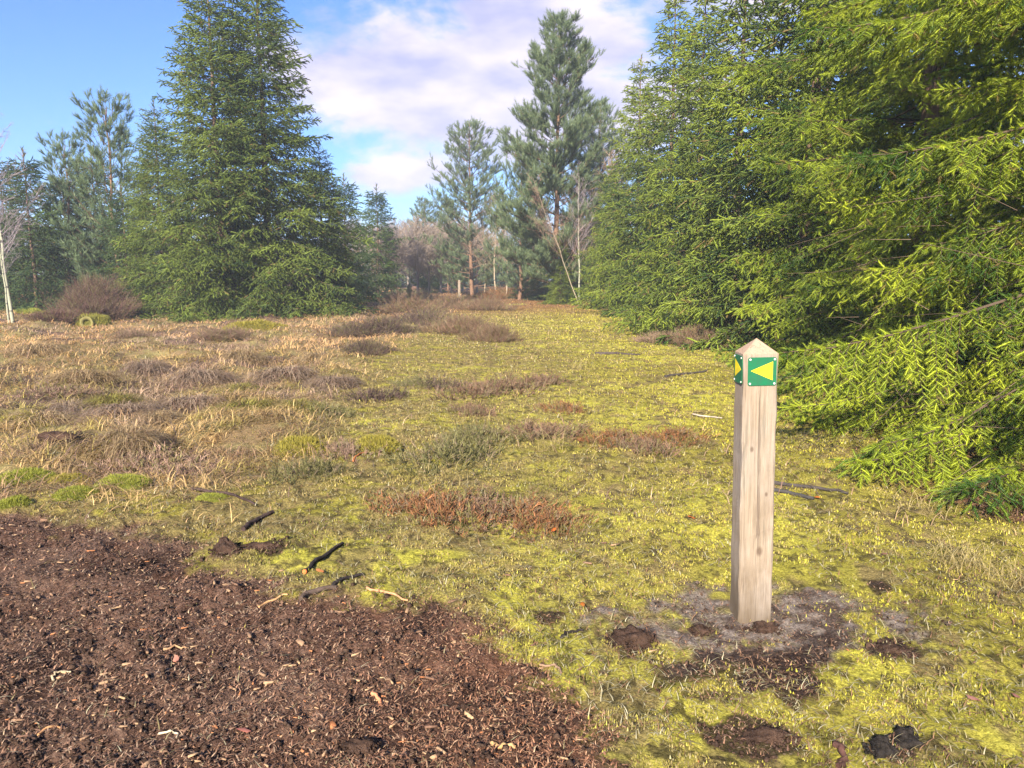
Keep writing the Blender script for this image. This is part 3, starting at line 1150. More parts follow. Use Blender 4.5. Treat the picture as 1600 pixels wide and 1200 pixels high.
def make_birch(x, Y, rz, label, group=None, **k):
    root = empty('birch_tree', (x, Y, hz(x, Y) - .03), rz)
    tag(root, label, 'birch tree', group)
    t, w_ = birch_mesh(**k)
    t.build('trunk', M_BIRCH, root, smooth=True)
    w_.build('crown', M_TWIG, root)
    return root


GB = 'bare birches'
b1 = make_birch(ppos(24, 26), 26, 0, 'slender bare white birch at the far left edge', GB, seed=301, H=7.2, spread=.26, lean=-.005, thick=.9, bare=.30, bark=(.30, .30, .21), twig=(.34, .28, .30))
b2 = make_birch(ppos(775, 52), 52, 0, 'bare pinkish birch with pale stem right of the small distant post', GB, seed=302, H=6.8, spread=.36, n1=34, twig=(.38, .27, .19), bark=(.34, .27, .18), thick=.9, bare=.22)
b3 = make_birch(ppos(906, 38), 38, 0, 'birch whose pale trunk leans left beside the right-hand spruces', GB, seed=303, H=6.2, spread=.34, lean=-.36, twig=(.38, .24, .18), bark=(.27, .22, .14), thick=.5, bare=.25)
b4 = make_birch(ppos(620, 62), 62, 0, 'bushy bare birch in the hazy centre thicket, leftmost', GB, seed=304, H=5.6, spread=.5, n1=60, twig=(.34, .27, .22), thick=2.0, bare=.15, bark=(.26, .21, .17))
qq = random.Random(5)
lst = [
    (b1, ppos(12, 25), 25, .62, 2.0, 'short thin birch stem left of the white birch'),
    (b2, ppos(757, 56), 56, .92, 2.4, 'bare birch directly right of the small distant post'),
    (b2, ppos(792, 50), 50, .8, 4.0, 'bare birch with reddish twigs in front of the narrow middle pine'),
    (b1, ppos(902, 40), 40, .95, 1.4, 'straight pale birch stem beside the leaning birch'),
    (b2, ppos(925, 44), 44, 1.25, 5.0, 'tall bare reddish birch rising between tallest pine and spruce row'),
    (b2, ppos(950, 41), 41, 1.15, 3.0, 'bare reddish birch against the edge of the spruce row'),
    (b4, ppos(655, 58), 58, 1.0, 1.0, 'bushy bare birch in the hazy centre thicket, second from left'),
    (b4, ppos(690, 64), 64, 1.05, 2.2, 'bushy bare birch in the hazy centre thicket, third from left'),
    (b4, ppos(585, 60), 60, .9, 3.1, 'grey bare birch at the foot of the lone hazy spruce'),
    (b4, ppos(722, 72), 72, 1.2, 4.5, 'bushy bare birch behind the small distant post'),
    (b4, ppos(745, 66), 66, 1.0, 5.4, 'bushy bare birch under the open airy pine'),
    (b4, ppos(560, 70), 70, 1.1, .5, 'far bare birch just right of the twin-topped spruces'),
    (b4, ppos(640, 80), 80, 1.15, .9, 'rear bare birch behind the hazy centre thicket'),
    (b4, ppos(830, 60), 60, 1.1, 2.6, 'bushy bare birch behind the small dark spruce'),
    (b4, ppos(605, 54), 54, .85, 4.9, 'bushy bare birch front left of the hazy centre thicket'),
    (b4, ppos(672, 60), 60, .95, 5.9, 'bushy bare birch between the thicket and the far low pine'),
    (b4, ppos(705, 62), 62, 1.0, 3.7, 'bushy bare birch left of the small distant post'),
    (b1, ppos(640, 57), 57, .75, 1.9, 'pale-stemmed birch in the hazy centre thicket'),
]
for (src, x, Y, s, rz, lab) in lst:
    o = copy_tree(src)
    o.location = (x, Y, hz(x, Y) - .03)
    o.rotation_euler = (0, 0, rz)
    o.scale = (s, s, s)
    retag(o, lab, GB)

# far-off wood closing the view
a = Acc()
q = np.random.default_rng(77)
n = 120
for i in range(n):
    ang = -1.0 + 2.0 * i / n + q.normal(0, .01)
    rr = q.uniform(92, 120)
    x, y = rr * sin(ang), rr * cos(ang)
    H_ = q.uniform(5, 8.0) if abs(x + 12) > 14 else q.uniform(3.0, 4.6)
    m = 150
    z = q.random(m) ** .8 * H_
    rad = 1.9 * (1 - z / H_) + .3
    t = q.uniform(0, 6.28, m)
    rr2 = rad * q.random(m) ** .5
    P = np.stack([x + rr2 * np.cos(t), y + rr2 * np.sin(t), z], 1)
    D = np.stack([np.cos(t), np.sin(t), q.uniform(-.4, .8, m)], 1)
    C = lerp(np.tile(np.array([.05, .08, .05]), (m, 1)), [.13, .12, .08], np.full(m, q.random()) * q.random(m))
    stamp(a, SH_FAR[0], SH_FAR[1], P, frames(D), np.full(m, 1.1), C)
tag(a.build('distant_wood', M_NEEDLE), 'far wood closing the view behind all the trees', 'woodland', kind='stuff')


# ------------------------------------------------------------------ heather, tussocks, moss cushions
def heather_mesh(seed, Rr, H_, n, c0, c1, droop=.0):
    q = np.random.default_rng(seed)
    a = Acc()
    t = q.uniform(0, 6.28, n)
    rr = 1.15 * Rr * q.random(n) ** .85 * (1 + .35 * np.sin(3 * t + seed) * np.sin(2 * t + 1.7))
    base = np.stack([rr * np.cos(t) * .75, rr * np.sin(t) * .75, np.full(n, -.03)], 1)
    hh = H_ * q.uniform(.35, 1.15, n) * (1 - .45 * (rr / Rr).clip(0, 1) ** 2) * (.5 + .9 * vnoise(base[:, 0] / Rr * 3 + 9, base[:, 1] / Rr * 3 + 4, seed))
    out = q.normal(0, .30, (n, 2)) + np.stack([np.cos(t), np.sin(t)], 1) * .5 * (rr / Rr)[:, None]
    end = base + np.stack([out[:, 0] * hh, out[:, 1] * hh, hh], 1)
    C = lerp(np.tile(np.array(c0), (n, 1)), c1, q.random(n)) * q.uniform(.6, 1.25, (n, 1))
    C = lerp(C, [.20, .19, .07], (q.random(n) < .22) * .8)
    C = lerp(C, [.24, .18, .12], (q.random(n) < .15) * .8)
    sticks(a, base, end, np.full(n, .003), np.full(n, .0015), C)
    for k in range(5):
        u = q.uniform(.3, 1, n)
        p = base + (end - base) * u[:, None]
        d = (end - base) / hh[:, None] + q.normal(0, .6, (n, 3))
        d[:, 2] = np.abs(d[:, 2])
        d /= np.linalg.norm(d, axis=1, keepdims=True)
        sticks(a, p, p + d * (H_ * q.uniform(.15, .35, n))[:, None], np.full(n, .004), np.full(n, .002), C * q.uniform(.8, 1.25, (n, 1)))
    return a


HK = {
    'dark': ((.070, .048, .042), (.17, .11, .095)),
    'brown': ((.13, .08, .055), (.28, .17, .11)),
    'red': ((.15, .085, .045), (.38, .17, .075)),
    'green': ((.12, .12, .05), (.24, .21, .09)),
    'pink': ((.20, .125, .095), (.38, .25, .18)),
}
hp = {}
hl = [
    (600, 520, 'dark', 1.7, 'dark heather bank in mid clearing, its left part'), (665, 508, 'dark', 1.8, 'dark heather bank in mid clearing, its middle part'),
    (725, 520, 'brown', 1.5, 'brown heather tailing off right of the dark bank'), (772, 532, 'brown', 1.2, 'thin brown heather at the right end of the bank'),
    (640, 488, 'brown', 2.2, 'brown heather behind the dark heather bank'), (700, 482, 'brown', 2.0, 'reddish brown heather behind the bank toward the distant post'),
    (570, 548, 'dark', 1.0, 'small dark heather clump in front of the bank, left'), (552, 522, 'dark', 1.3, 'dark heather at the left tip of the bank'),
    (590, 620, 'dark', .75, 'single dark heather bush alone left of the middle path'), (650, 598, 'green', .6, 'small green heather tuft left of the brown middle strip'),
    (692, 600, 'dark', .7, 'low dark heather at the left of the brown middle strip'), (745, 612, 'brown', .95, 'brown heather strip in the middle, left part'),
    (795, 605, 'brown', .95, 'brown heather strip in the middle, right part'), (845, 596, 'brown', .8, 'low brown heather at the far end of the middle strip'),
    (740, 645, 'brown', .55, 'low olive-brown heather below the middle strip'), (880, 640, 'red', .55, 'rusty heather tuft on the right of the middle strip'),
    (960, 688, 'red', .62, 'rusty heather tuft on yellow moss, left of a redder one'), (1056, 688, 'red', .62, 'orange-red heather tuft on yellow moss left of the marker post'),
    (1010, 705, 'brown', .5, 'thin brown heather between two rusty tufts'), (745, 690, 'green', .75, 'grey-green heather patch in the centre of the clearing'),
    (700, 720, 'green', .85, 'olive heather patch below the grey-green one'), (850, 680, 'brown', .7, 'thin heather right of the grey-green patch'),
    (650, 790, 'red', .62, 'rust-red heather row in front, leftmost clump'), (705, 800, 'red', .62, 'rust-red heather row in front, second clump'),
    (762, 800, 'brown', .60, 'brown clump in the rust-red heather row'), (815, 805, 'red', .58, 'rust-red heather row in front, fourth clump'),
    (862, 822, 'red', .42, 'orange-tipped heather at the right end of the front row'), (510, 645, 'green', .55, 'dark green heather tuft by the grassy hummocks'),
    (235, 722, 'pink', .75, 'purplish heather patch above the bright moss cushions'), (285, 735, 'pink', .55, 'dull purplish heather beside the bare peat streak'),
    (548, 705, 'pink', .60, 'pinkish dry tuft at the edge of the grassy hummocks'), (480, 742, 'green', .5, 'sparse green twigs in the grass left of centre'),
    (1085, 540, 'brown', 1.3, 'brown heather at the skirt of the third spruce in the row'), (1040, 535, 'pink', .9, 'dry brown growth where moss meets the spruce row'),
    (940, 482, 'red', 1.5, 'rusty growth at the far foot of the spruce row'), (870, 468, 'red', 2.6, 'rusty growth at the far end of the clearing, right part'),
    (800, 466, 'red', 2.8, 'rusty growth at the far end of the clearing, middle part'), (760, 468, 'red', 2.2, 'rusty growth right of the small distant post'),
    (640, 470, 'pink', 2.6, 'dull pinkish growth before the hazy birches'), (760, 485, 'brown', 1.8, 'brown low heather before the rusty far growth'),
    (210, 530, 'pink', 1.1, 'reddish heather on tan grass near the bracken heap'), (350, 530, 'pink', 1.0, 'purplish hump of heather in tan grass before twin-topped spruces'),
    (30, 600, 'dark', .8, 'dark heather hump at the left picture edge'), (80, 620, 'pink', .8, 'purplish tuft near the left picture edge'),
]
base_r = {}
for (px, py, kd, rad, lab) in hl:
    gx, gy = gpt(px, py)
    far = gy > 14
    key = (kd, far)
    if key not in hp:
        c0, c1 = HK[kd]
        a = heather_mesh(hash(kd) % 1 + sum(map(ord, kd)) + far, 1.0 if far else .5, .55 if far else .20, 1100 if far else 300, c0, c1)
        o = a.build('heather_clump', M_TWIG)
        hp[key] = o
    else:
        o = hp[key].copy()
        COL.objects.link(o)
    s = rad * .62 / (1.0 if far else .5)
    o.location = (gx, gy, hz(gx, gy))
    o.rotation_euler = (0, 0, (px * 7 + py) % 6)
    o.scale = (s * 1.15, s * .85, (s * .75 if far else max(s, .8) * .78))
    tag(o, lab, 'heather', 'heather clumps in the clearing')


def tussock_mesh(seed, n=1500, c0=(.32, .23, .13), c1=(.54, .40, .22)):
    q = np.random.default_rng(seed)
    a = Acc()
    t = q.uniform(0, 6.28, n)
    rr = .22 * q.random(n) ** .5
    P = np.stack([rr * np.cos(t), rr * np.sin(t), .16 * (1 - (rr / .24) ** 2) - .02], 1)
    tw = t - pi / 2 + q.normal(0, .95, n)
    c, s, z = np.cos(tw), np.sin(tw), np.zeros(n)
    M = np.stack([np.stack([c, -s, z], 1), np.stack([s, c, z], 1), np.stack([z, z, z + 1], 1)], 1)
    L = q.uniform(.05, .26, n)
    S = np.stack([np.full(n, .0045), L, L * q.uniform(-.1, 1.0, n)], 1)
    v = ARv.copy()
    v[4, 2], v[5, 2], v[6, 2] = .35, .35, -.35
    C = lerp(np.tile(np.array(c0), (n, 1)), c1, q.random(n)) * q.uniform(.5, 1.35, (n, 1))
    C = lerp(C, [.20, .11, .08], (q.random(n) < .2) * .7)
    stamp(a, v, ARf, P, M, S, C)
    # the mound itself
    k, m = 18, 7
    vv, ff = [], []
    for i in range(m):
        for j in range(k):
            r_ = .27 * i / (m - 1) * (1 + .1 * sin(j * 3 + seed))
            vv.append([r_ * cos(j / k * 2 * pi), r_ * sin(j / k * 2 * pi), .16 * (1 - (i / (m - 1)) ** 2) - .04])
    for i in range(m - 1):
        for j in range(k):
            ff.append([i * k + j, (i + 1) * k + j, (i + 1) * k + (j + 1) % k, i * k + (j + 1) % k])
    a.add(vv, ff, np.array(c0) * .6)
    return a


ts = [tussock_mesh(1).build('grass_tussock', M_BLADE), tussock_mesh(2, c0=(.26, .19, .14), c1=(.46, .34, .24)).build('grass_tussock', M_BLADE),
      tussock_mesh(3, c0=(.26, .23, .06), c1=(.40, .36, .09)).build('grass_tussock', M_BLADE)]
used = set()
tl = [
    (190, 650, 1, 1.3, 'grey-brown tussock with drooping blades, left of the olive one'), (175, 632, 2, 1.1, 'mustard-topped tussock left of centre hummocks'),
    (245, 660, 0, 1.2, 'straw tussock drooping to the right, in the left hummocks'), (385, 640, 2, 1.5, 'broad olive mossy tussock between grey grass humps'),
    (300, 632, 1, 1.4, 'grey hump of grass directly left of the olive mossy tussock'), (470, 640, 2, 1.2, 'yellowish low tussock right of the olive mossy one'),
    (380, 605, 2, 1.2, 'yellow-topped tussock behind the olive mossy tussock'), (315, 590, 1, 1.5, 'grey grass hump in the second rank of hummocks'),
    (450, 590, 1, 1.6, 'grey grass hump left of the lone dark heather bush'), (60, 660, 0, 1.5, 'straw-coloured tussock near the left picture edge'),
    (110, 640, 1, 1.4, 'grey tussock above the straw one at the left'), (200, 700, 0, 1.3, 'straw tussock just above the purplish heather patch'),
    (130, 600, 0, 1.6, 'tan tussock behind the grey one at the left'), (230, 575, 1, 1.8, 'purplish-grey tussock on the left, third rank'),
    (380, 560, 0, 2.0, 'tan grass hump before the twin-topped spruces'), (500, 560, 0, 1.8, 'tan grass hump left of the dark heather bank'),
    (60, 560, 0, 2.0, 'orange-tan hump at the left below the birch'), (520, 600, 1, 1.3, 'grey hump of grass near the lone dark heather bush'),
]
for (px, py, v, s, lab) in tl:
    gx, gy = gpt(px, py)
    if v in used:
        o = ts[v].copy()
        COL.objects.link(o)
    else:
        o = ts[v]
        used.add(v)
    o.location = (gx, gy, hz(gx, gy) - .02)
    o.rotation_euler = (0, 0, px % 6)
    o.scale = (s * 1.25, s * .8, s * .62)
    tag(o, lab, 'grass tussock', 'grass tussocks on the left')


def cushion_mesh(seed, c0, c1, n=2600):
    q = np.random.default_rng(seed)
    a = Acc()
    k, m = 26, 9
    jj, ii = np.meshgrid(np.arange(k), np.arange(m))
    A = jj / k * 2 * pi
    rad = ii / (m - 1) * (1 + .22 * (fbm(np.cos(A) * 1.3 + seed, np.sin(A) * 1.3, seed, 2) - .5) * 2)
    X, Y = rad * np.cos(A), rad * np.sin(A)
    Z = .42 * np.sqrt(np.clip(1.02 - (ii / (m - 1)) ** 2, 0, 1)) * (1 + .5 * (fbm(X * 3 + 5, Y * 3, seed, 2) - .5)) - .12
    f = []
    for i in range(m - 1):
        for j in range(k):
            f.append([i * k + j, (i + 1) * k + j, (i + 1) * k + (j + 1) % k, i * k + (j + 1) % k])
    a.add(np.stack([X, Y, Z], 2).reshape(-1, 3), f, np.array(c0) * .8)
    t = q.uniform(0, 6.28, n)
    r = q.random(n) ** .5 * .97
    x, y = r * np.cos(t), r * np.sin(t)
    z = .42 * np.sqrt(np.clip(1.02 - r * r, 0, 1)) * (1 + .5 * (fbm(x * 3 + 5, y * 3, seed, 2) - .5)) - .13
    D = np.stack([x * .8, y * .8, np.full(n, .8)], 1) + q.normal(0, .25, (n, 3))
    C = lerp(np.tile(np.array(c0), (n, 1)), c1, q.random(n))
    L = q.uniform(.07, .15, n)
    stamp(a, BLv, BLf, np.stack([x, y, z], 1), roll(frames(D), q.uniform(0, 6.28, n)), np.stack([np.full(n, .022), L, L], 1), C)
    return a


cu = cushion_mesh(4, (.20, .21, .035), (.38, .39, .07)).build('moss_cushion', M_BLADE)
cu2 = cushion_mesh(5, (.22, .19, .04), (.40, .34, .06)).build('moss_cushion', M_BLADE)
cl_ = [
    (cu, 192, 755, .20, 'bright green moss cushion, the larger of the two by the soil edge'), (cu, 118, 775, .15, 'bright green moss cushion, smaller, left by the soil edge'),
    (cu, 40, 745, .22, 'dull green moss cushion at the left picture edge'), (cu, 330, 778, .11, 'little green moss cushion below the peat streak'),
    (cu2, 105, 745, .17, 'yellowish moss cushion between the green ones at left'), (cu2, 470, 700, .30, 'olive moss cushion in the grass left of centre'),
    (cu2, 590, 700, .26, 'olive moss cushion at the right flank of the pinkish tuft'), (cu, 20, 790, .14, 'moss cushion at the corner where soil begins'),
    (cu2, 30, 660, .35, 'mossy hump at the left edge among tussocks'), (cu2, 400, 515, 1.0, 'mustard hump at the foot of the twin-topped spruces'),
    (cu2, 200, 495, .9, 'olive mossy hump in front of the bracken heap'), (cu, 45, 488, .8, 'green mossy stump beside the birch stems'),
]
first = set()
for (src, px, py, s, lab) in cl_:
    gx, gy = gpt(px, py)
    if src.name in first:
        o = src.copy()
        COL.objects.link(o)
    else:
        o = src
        first.add(src.name)
    o.location = (gx, gy, hz(gx, gy) - .01)
    o.rotation_euler = (0, 0, px % 6)
    o.scale = (s, s * .8, s * (1.15 if s < .5 else .8))
    tag(o, lab, 'moss cushion', 'moss cushions')

# red-brown bracken heap at the left
a = heather_mesh(91, 1.2, 1.05, 4200, (.10, .055, .047), (.20, .115, .095))
gx, gy = ppos(155, 26.5), 26.5
o = a.build('bracken_heap', M_TWIG)
o.location = (gx, gy, hz(gx, gy))
o.scale = (.95, .7, 1.0)
tag(o, 'dark red-brown heap of dead bracken at the left tree edge', 'bracken')
a = heather_mesh(92, .8, .45, 1600, (.11, .055, .047), (.22, .12, .10))
gx, gy = ppos(95, 24.5), 24.5
o = a.build('bracken_heap', M_TWIG)
o.location = (gx, gy, hz(gx, gy))
tag(o, 'lower tail of dead bracken sloping left from the big heap', 'bracken')


# ------------------------------------------------------------------ mossy sawn log with a dark hollow end (left)
def log_piece():
    gx, gy = ppos(136, 24.0), 24.0
    root = empty('hollow_log', (gx, gy, hz(gx, gy) + .10), .15)
    tag(root, 'short mossy log with dark hollow end facing the clearing, before the bracken', 'log')
    a = Acc()
    t = np.linspace(0, 1.2, 7)
    tube(a, np.stack([t * .25, t, np.full(7, .18)], 1), np.full(7, .27) * np.linspace(1, .9, 7), 16, (.24, .22, .05), wob=.07, seed=3)
    a.build('bark', M_BARK, root, smooth=True)
    root.scale = (.8, .8, .8)
    root.location.z -= .12
    b = Acc()
    n = 18
    A = np.arange(n) / n * 2 * pi
    o_ = np.stack([np.cos(A) * .25, np.full(n, -.004), .18 + np.sin(A) * .25], 1)
    i_ = np.stack([np.cos(A) * .15 + .01, np.full(n, -.004), .17 + np.sin(A) * .14], 1)
    d_ = i_ + [0, .30, 0]
    v = np.concatenate([o_, i_, d_])
    j = np.arange(n)
    f = np.concatenate([np.stack([j, (j + 1) % n, n + (j + 1) % n, n + j], 1), np.stack([n + j, n + (j + 1) % n, 2 * n + (j + 1) % n, 2 * n + j], 1)])
    b.add(v, f, (.20, .18, .065))
    b.build('sawn_end', M_CHIP, root)
    mc = cushion_mesh(8, (.17, .16, .03), (.33, .30, .06), 1500).build('moss', M_BLADE, root)
    mc.location = (.08, .47, .0)
    mc.scale = (.66, .50, 1.35)
    c = Acc()
    c.add(np.concatenate([d_, [[.01, .305, .16]]]), np.stack([j, (j + 1) % n, np.full(n, n)], 1), (.012, .01, .008))
    c.build('hollow', M_CHIP, root)


log_piece()


# ------------------------------------------------------------------ marker posts
def wood_material():
    m = bpy.data.materials.new('weathered_wood')
    m.use_nodes = True
    t = m.node_tree
    b = t.nodes['Principled BSDF']
    b.inputs['Roughness'].default_value = .82
    b.inputs['Specular IOR Level'].default_value = .15
    tc_ = t.nodes.new('ShaderNodeTexCoord')

    def noise(sc, scale, det, dist=0.0):
        mp = t.nodes.new('ShaderNodeMapping')
        mp.inputs['Scale'].default_value = sc
        n = t.nodes.new('ShaderNodeTexNoise')
        n.inputs['Scale'].default_value = scale
        n.inputs['Detail'].default_value = det
        n.inputs['Roughness'].default_value = .6
        n.inputs['Distortion'].default_value = dist
        t.links.new(tc_.outputs['Object'], mp.inputs[0])
        t.links.new(mp.outputs[0], n.inputs['Vector'])
        return n.outputs['Fac']

    def rng_(v, a, b_, c=0., d=1.):
        r = t.nodes.new('ShaderNodeMapRange')
        for k, x in zip(('From Min', 'From Max', 'To Min', 'To Max'), (a, b_, c, d)):
            r.inputs[k].default_value = x
        t.links.new(v, r.inputs['Value'])
        return r.outputs[0]

    def mixc(f, a, b_):
        x = t.nodes.new('ShaderNodeMix')
        x.data_type = 'RGBA'
        t.links.new(f, x.inputs[0])
        for s, v in ((6, a), (7, b_)):
            if isinstance(v, tuple):
                x.inputs[s].default_value = (*v, 1)
            else:
                t.links.new(v, x.inputs[s])
        return x.outputs[2]
    grain = noise((60, 60, 2.2), 1.6, 7, .4)
    fine = noise((160, 160, 6), 1.5, 4)
    blot = noise((5, 5, 2.0), 1.4, 4)
    crack = noise((48, 48, .9), 1.0, 3, .2)
    c = mixc(rng_(grain, .36, .64), (.21, .162, .115), (.32, .25, .185))
    c = mixc(rng_(blot, .42, .68, 0, .6), c, (.36, .31, .27))
    c = mixc(rng_(fine, .55, .72, 0, .5), c, (.17, .115, .085))
    c = mixc(rng_(crack, .665, .69, 0, .6), c, (.10, .07, .055))
    sp_ = t.nodes.new('ShaderNodeSeparateXYZ')
    t.links.new(tc_.outputs['Object'], sp_.inputs[0])
    for (kx, kz, kr) in ((.012, .335, .017), (-.03, .78, .010), (.035, .585, .008)):      # knots
        mpk = t.nodes.new('ShaderNodeVectorMath')
        mpk.operation = 'DISTANCE'
        sc_ = t.nodes.new('ShaderNodeVectorMath')
        sc_.operation = 'MULTIPLY'
        sc_.inputs[1].default_value = (1, 0, .62)
        t.links.new(tc_.outputs['Object'], sc_.inputs[0])
        t.links.new(sc_.outputs[0], mpk.inputs[0])
        mpk.inputs[1].default_value = (kx, 0, kz * .62)
        c = mixc(rng_(mpk.outputs['Value'], kr * .4, kr, .75, 0), c, (.10, .065, .045))
    # damp, greenish stain near the soil
    st = t.nodes.new('ShaderNodeMath')
    st.operation = 'ADD'
    t.links.new(sp_.outputs[2], st.inputs[0])
    t.links.new(rng_(blot, .3, .7, -.08, .08), st.inputs[1])
    c = mixc(rng_(st.outputs[0], .02, .26, .85, 0), c, (.095, .068, .042))
    c = mixc(rng_(noise((22, 22, 1.2), 1.3, 5, .6), .60, .68, 0, .55), c, (.13, .115, .085))
    # fresher, warmer wood on the bevelled top
    c = mixc(rng_(sp_.outputs[2], 1.172, 1.182, 0, .6), c, (.42, .27, .175))
    t.links.new(c, b.inputs['Base Color'])
    ad = t.nodes.new('ShaderNodeMath')
    t.links.new(rng_(grain, .3, .7), ad.inputs[0])
    t.links.new(rng_(crack, .62, .68, 0, -1.5), ad.inputs[1])
    bp = t.nodes.new('ShaderNodeBump')
    bp.inputs['Strength'].default_value = .8
    bp.inputs['Distance'].default_value = .0025
    t.links.new(ad.outputs[0], bp.inputs['Height'])
    t.links.new(bp.outputs[0], b.inputs['Normal'])
    return m


M_WOOD = wood_material()
M_GREEN = mat('sign_green', .5, .3, base=(.004, .135, .055), base2=(.016, .105, .050), nscale=22)
M_YEL = mat('sign_yellow', .5, .3, base=(.80, .64, .012), base2=(.66, .52, .025), nscale=24)
M_EDGE = mat('sign_edge', .4, .4, base=(.62, .60, .42))
M_SCREW = mat('screw', .35, .6, base=(.60, .58, .56))


def post_body(wid, ht, cap, name, parent):
    import bmesh
    bm = bmesh.new()
    h = wid / 2
    zs = np.linspace(-.35, ht, 26)
    q = np.random.default_rng(9)
    rings = []
    ch = .006
    prof = [(-h + ch, -h), (h - ch, -h), (h, -h + ch), (h, h - ch), (h - ch, h), (-h + ch, h), (-h, h - ch), (-h, -h + ch)]
    for z in zs:
        k = 1 + q.normal(0, .006)
        rings.append([bm.verts.new((x * k + q.normal(0, .0013), y * k + q.normal(0, .0013), z)) for x, y in prof])
    for a_, b_ in zip(rings[:-1], rings[1:]):
        for i in range(8):
            bm.faces.new((a_[i], a_[(i + 1) % 8], b_[(i + 1) % 8], b_[i]))
    top = bm.verts.new((0, 0, ht + cap))
    for i in range(8):
        bm.faces.new((rings[-1][i], rings[-1][(i + 1) % 8], top))
    bm.faces.new(rings[0][::-1])
    me = bpy.data.meshes.new(name)
    bm.to_mesh(me)
    bm.free()
    me.materials.append(M_WOOD)
    o = bpy.data.objects.new(name, me)
    COL.objects.link(o)
    o.parent = parent
    return o


def rounded(w_, h_, r_, n=5):
    pts = []
    for cx, cy, a0 in ((w_ / 2 - r_, h_ / 2 - r_, 0), (-w_ / 2 + r_, h_ / 2 - r_, 90), (-w_ / 2 + r_, -h_ / 2 + r_, 180), (w_ / 2 - r_, -h_ / 2 + r_, 270)):
        for k in range(n):
            a_ = R(a0 + 90 * k / (n - 1))
            pts.append((cx + r_ * cos(a_), cy + r_ * sin(a_)))
    return pts


def slab(pts, y0, y1, name, m, parent):
    """outline in x,z extruded from y0 (back) to y1 (front, smaller y)"""
    n = len(pts)
    a = Acc()
    v = [(x_, y1, z_) for x_, z_ in pts] + [(x_, y0, z_) for x_, z_ in pts]
    a.add(v, [[i, n + i, n + (i + 1) % n, (i + 1) % n] for i in range(n)], (0, 0, 0))
    cv_ = [(np.mean([p[0] for p in pts]), y1, np.mean([p[1] for p in pts]))]
    a.add(v[:n] + cv_, [[i, (i + 1) % n, n] for i in range(n)], (0, 0, 0))
    return a.build(name, m, parent)


def sign(parent, rot, loc, mirror, label):
    s = slab(rounded(.117, .117, .009), 0, -.003, 'waymark_plate', M_GREEN, parent)
    s.rotation_euler = (0, 0, rot)
    s.location = loc
    s['label'] = label
    k = -1 if mirror else 1
    tri = [(-.047 * k, .003), (.043 * k, -.037), (.043 * k, .041)]
    if mirror:
        tri = tri[::-1]
    slab(tri, -.003, -.0038, 'arrow', M_YEL, s)
    for sx in (-1, 1):
        for sz in (-1, 1):
            cx, cz = sx * .050, sz * .050
            c = [(cx + .0042 * cos(t_), cz + .0042 * sin(t_)) for t_ in np.linspace(0, 2 * pi, 10, endpoint=False)]
            slab(c, -.003, -.0058, 'screw', M_SCREW, s)
    return s


PX, PY = 1.05, 3.21
PW, PH, PC = .141, 1.18, .060
post = empty('marker_post', (PX, PY, 0.0), R(-1.5))
post.rotation_euler = (0, R(-1.2), R(-1.0))
tag(post, 'square weathered wooden post with green and yellow arrow plates', 'post')
post_body(PW, PH, PC, 'timber', post)
sign(post, 0, (.004, -PW / 2 - .0015, PH - .072), False, 'front green plate with yellow arrow pointing left')
sign(post, -pi / 2, (-PW / 2 - .0015, 0, PH - .068), True, 'side green plate with yellow arrow pointing right')
fx, fy = ppos(718, 52), 52
p_ = empty('marker_post', (fx, fy, hz(fx, fy)), .2)
tag(p_, 'small distant wooden post at the far end of the clearing', 'post')
post_body(.15, 1.12, .06, 'timber', p_)


# ------------------------------------------------------------------ sticks, clods, single bits on the ground
def stick(p0, p1, r0, r1, name, label, col, cat='stick', bend=.02, lift=.4, mm=None, cutend=None):
    (x0, y0), (x1, y1) = gpt(*p0), gpt(*p1)
    q = np.random.default_rng(int(p0[0] * 3 + p0[1]))
    k = 9
    t = np.linspace(0, 1, k)
    L = math.hypot(x1 - x0, y1 - y0)
    nx, ny = -(y1 - y0) / L, (x1 - x0) / L
    off = (np.sin(t * pi) * bend + q.normal(0, .006, k)) * 1.0
    X, Y = x0 + (x1 - x0) * t + nx * off, y0 + (y1 - y0) * t + ny * off
    Rr = r0 + (r1 - r0) * t
    Z = height(X, Y)
    Z = np.maximum(Z, np.convolve(np.pad(Z, 1, mode='edge'), [1 / 3] * 3, 'valid')) + Rr * lift + .006
    c0 = np.array([x0, y0, 0])
    a = Acc()
    tube(a, np.stack([X, Y, Z], 1) - [x0, y0, 0], Rr, 7, col, cap=True, wob=.12, seed=int(p0[0]))
    o = a.build(name, mm or M_BARK, smooth=False, loc=(x0, y0, 0))
    tag(o, label, cat)
    if cutend is not None:
        b = Acc()
        p = np.stack([X, Y, Z], 1)[0] - [x0, y0, 0]
        d = np.array([X[0] - X[1], Y[0] - Y[1], Z[0] - Z[1]])
        d /= np.linalg.norm(d)
        tube(b, [p + d * .001, p + d * .008], [Rr[0] * .95, Rr[0] * .85], 9, cutend, cap=True)
        b.build('cut_end', M_CHIP, o)
    return o


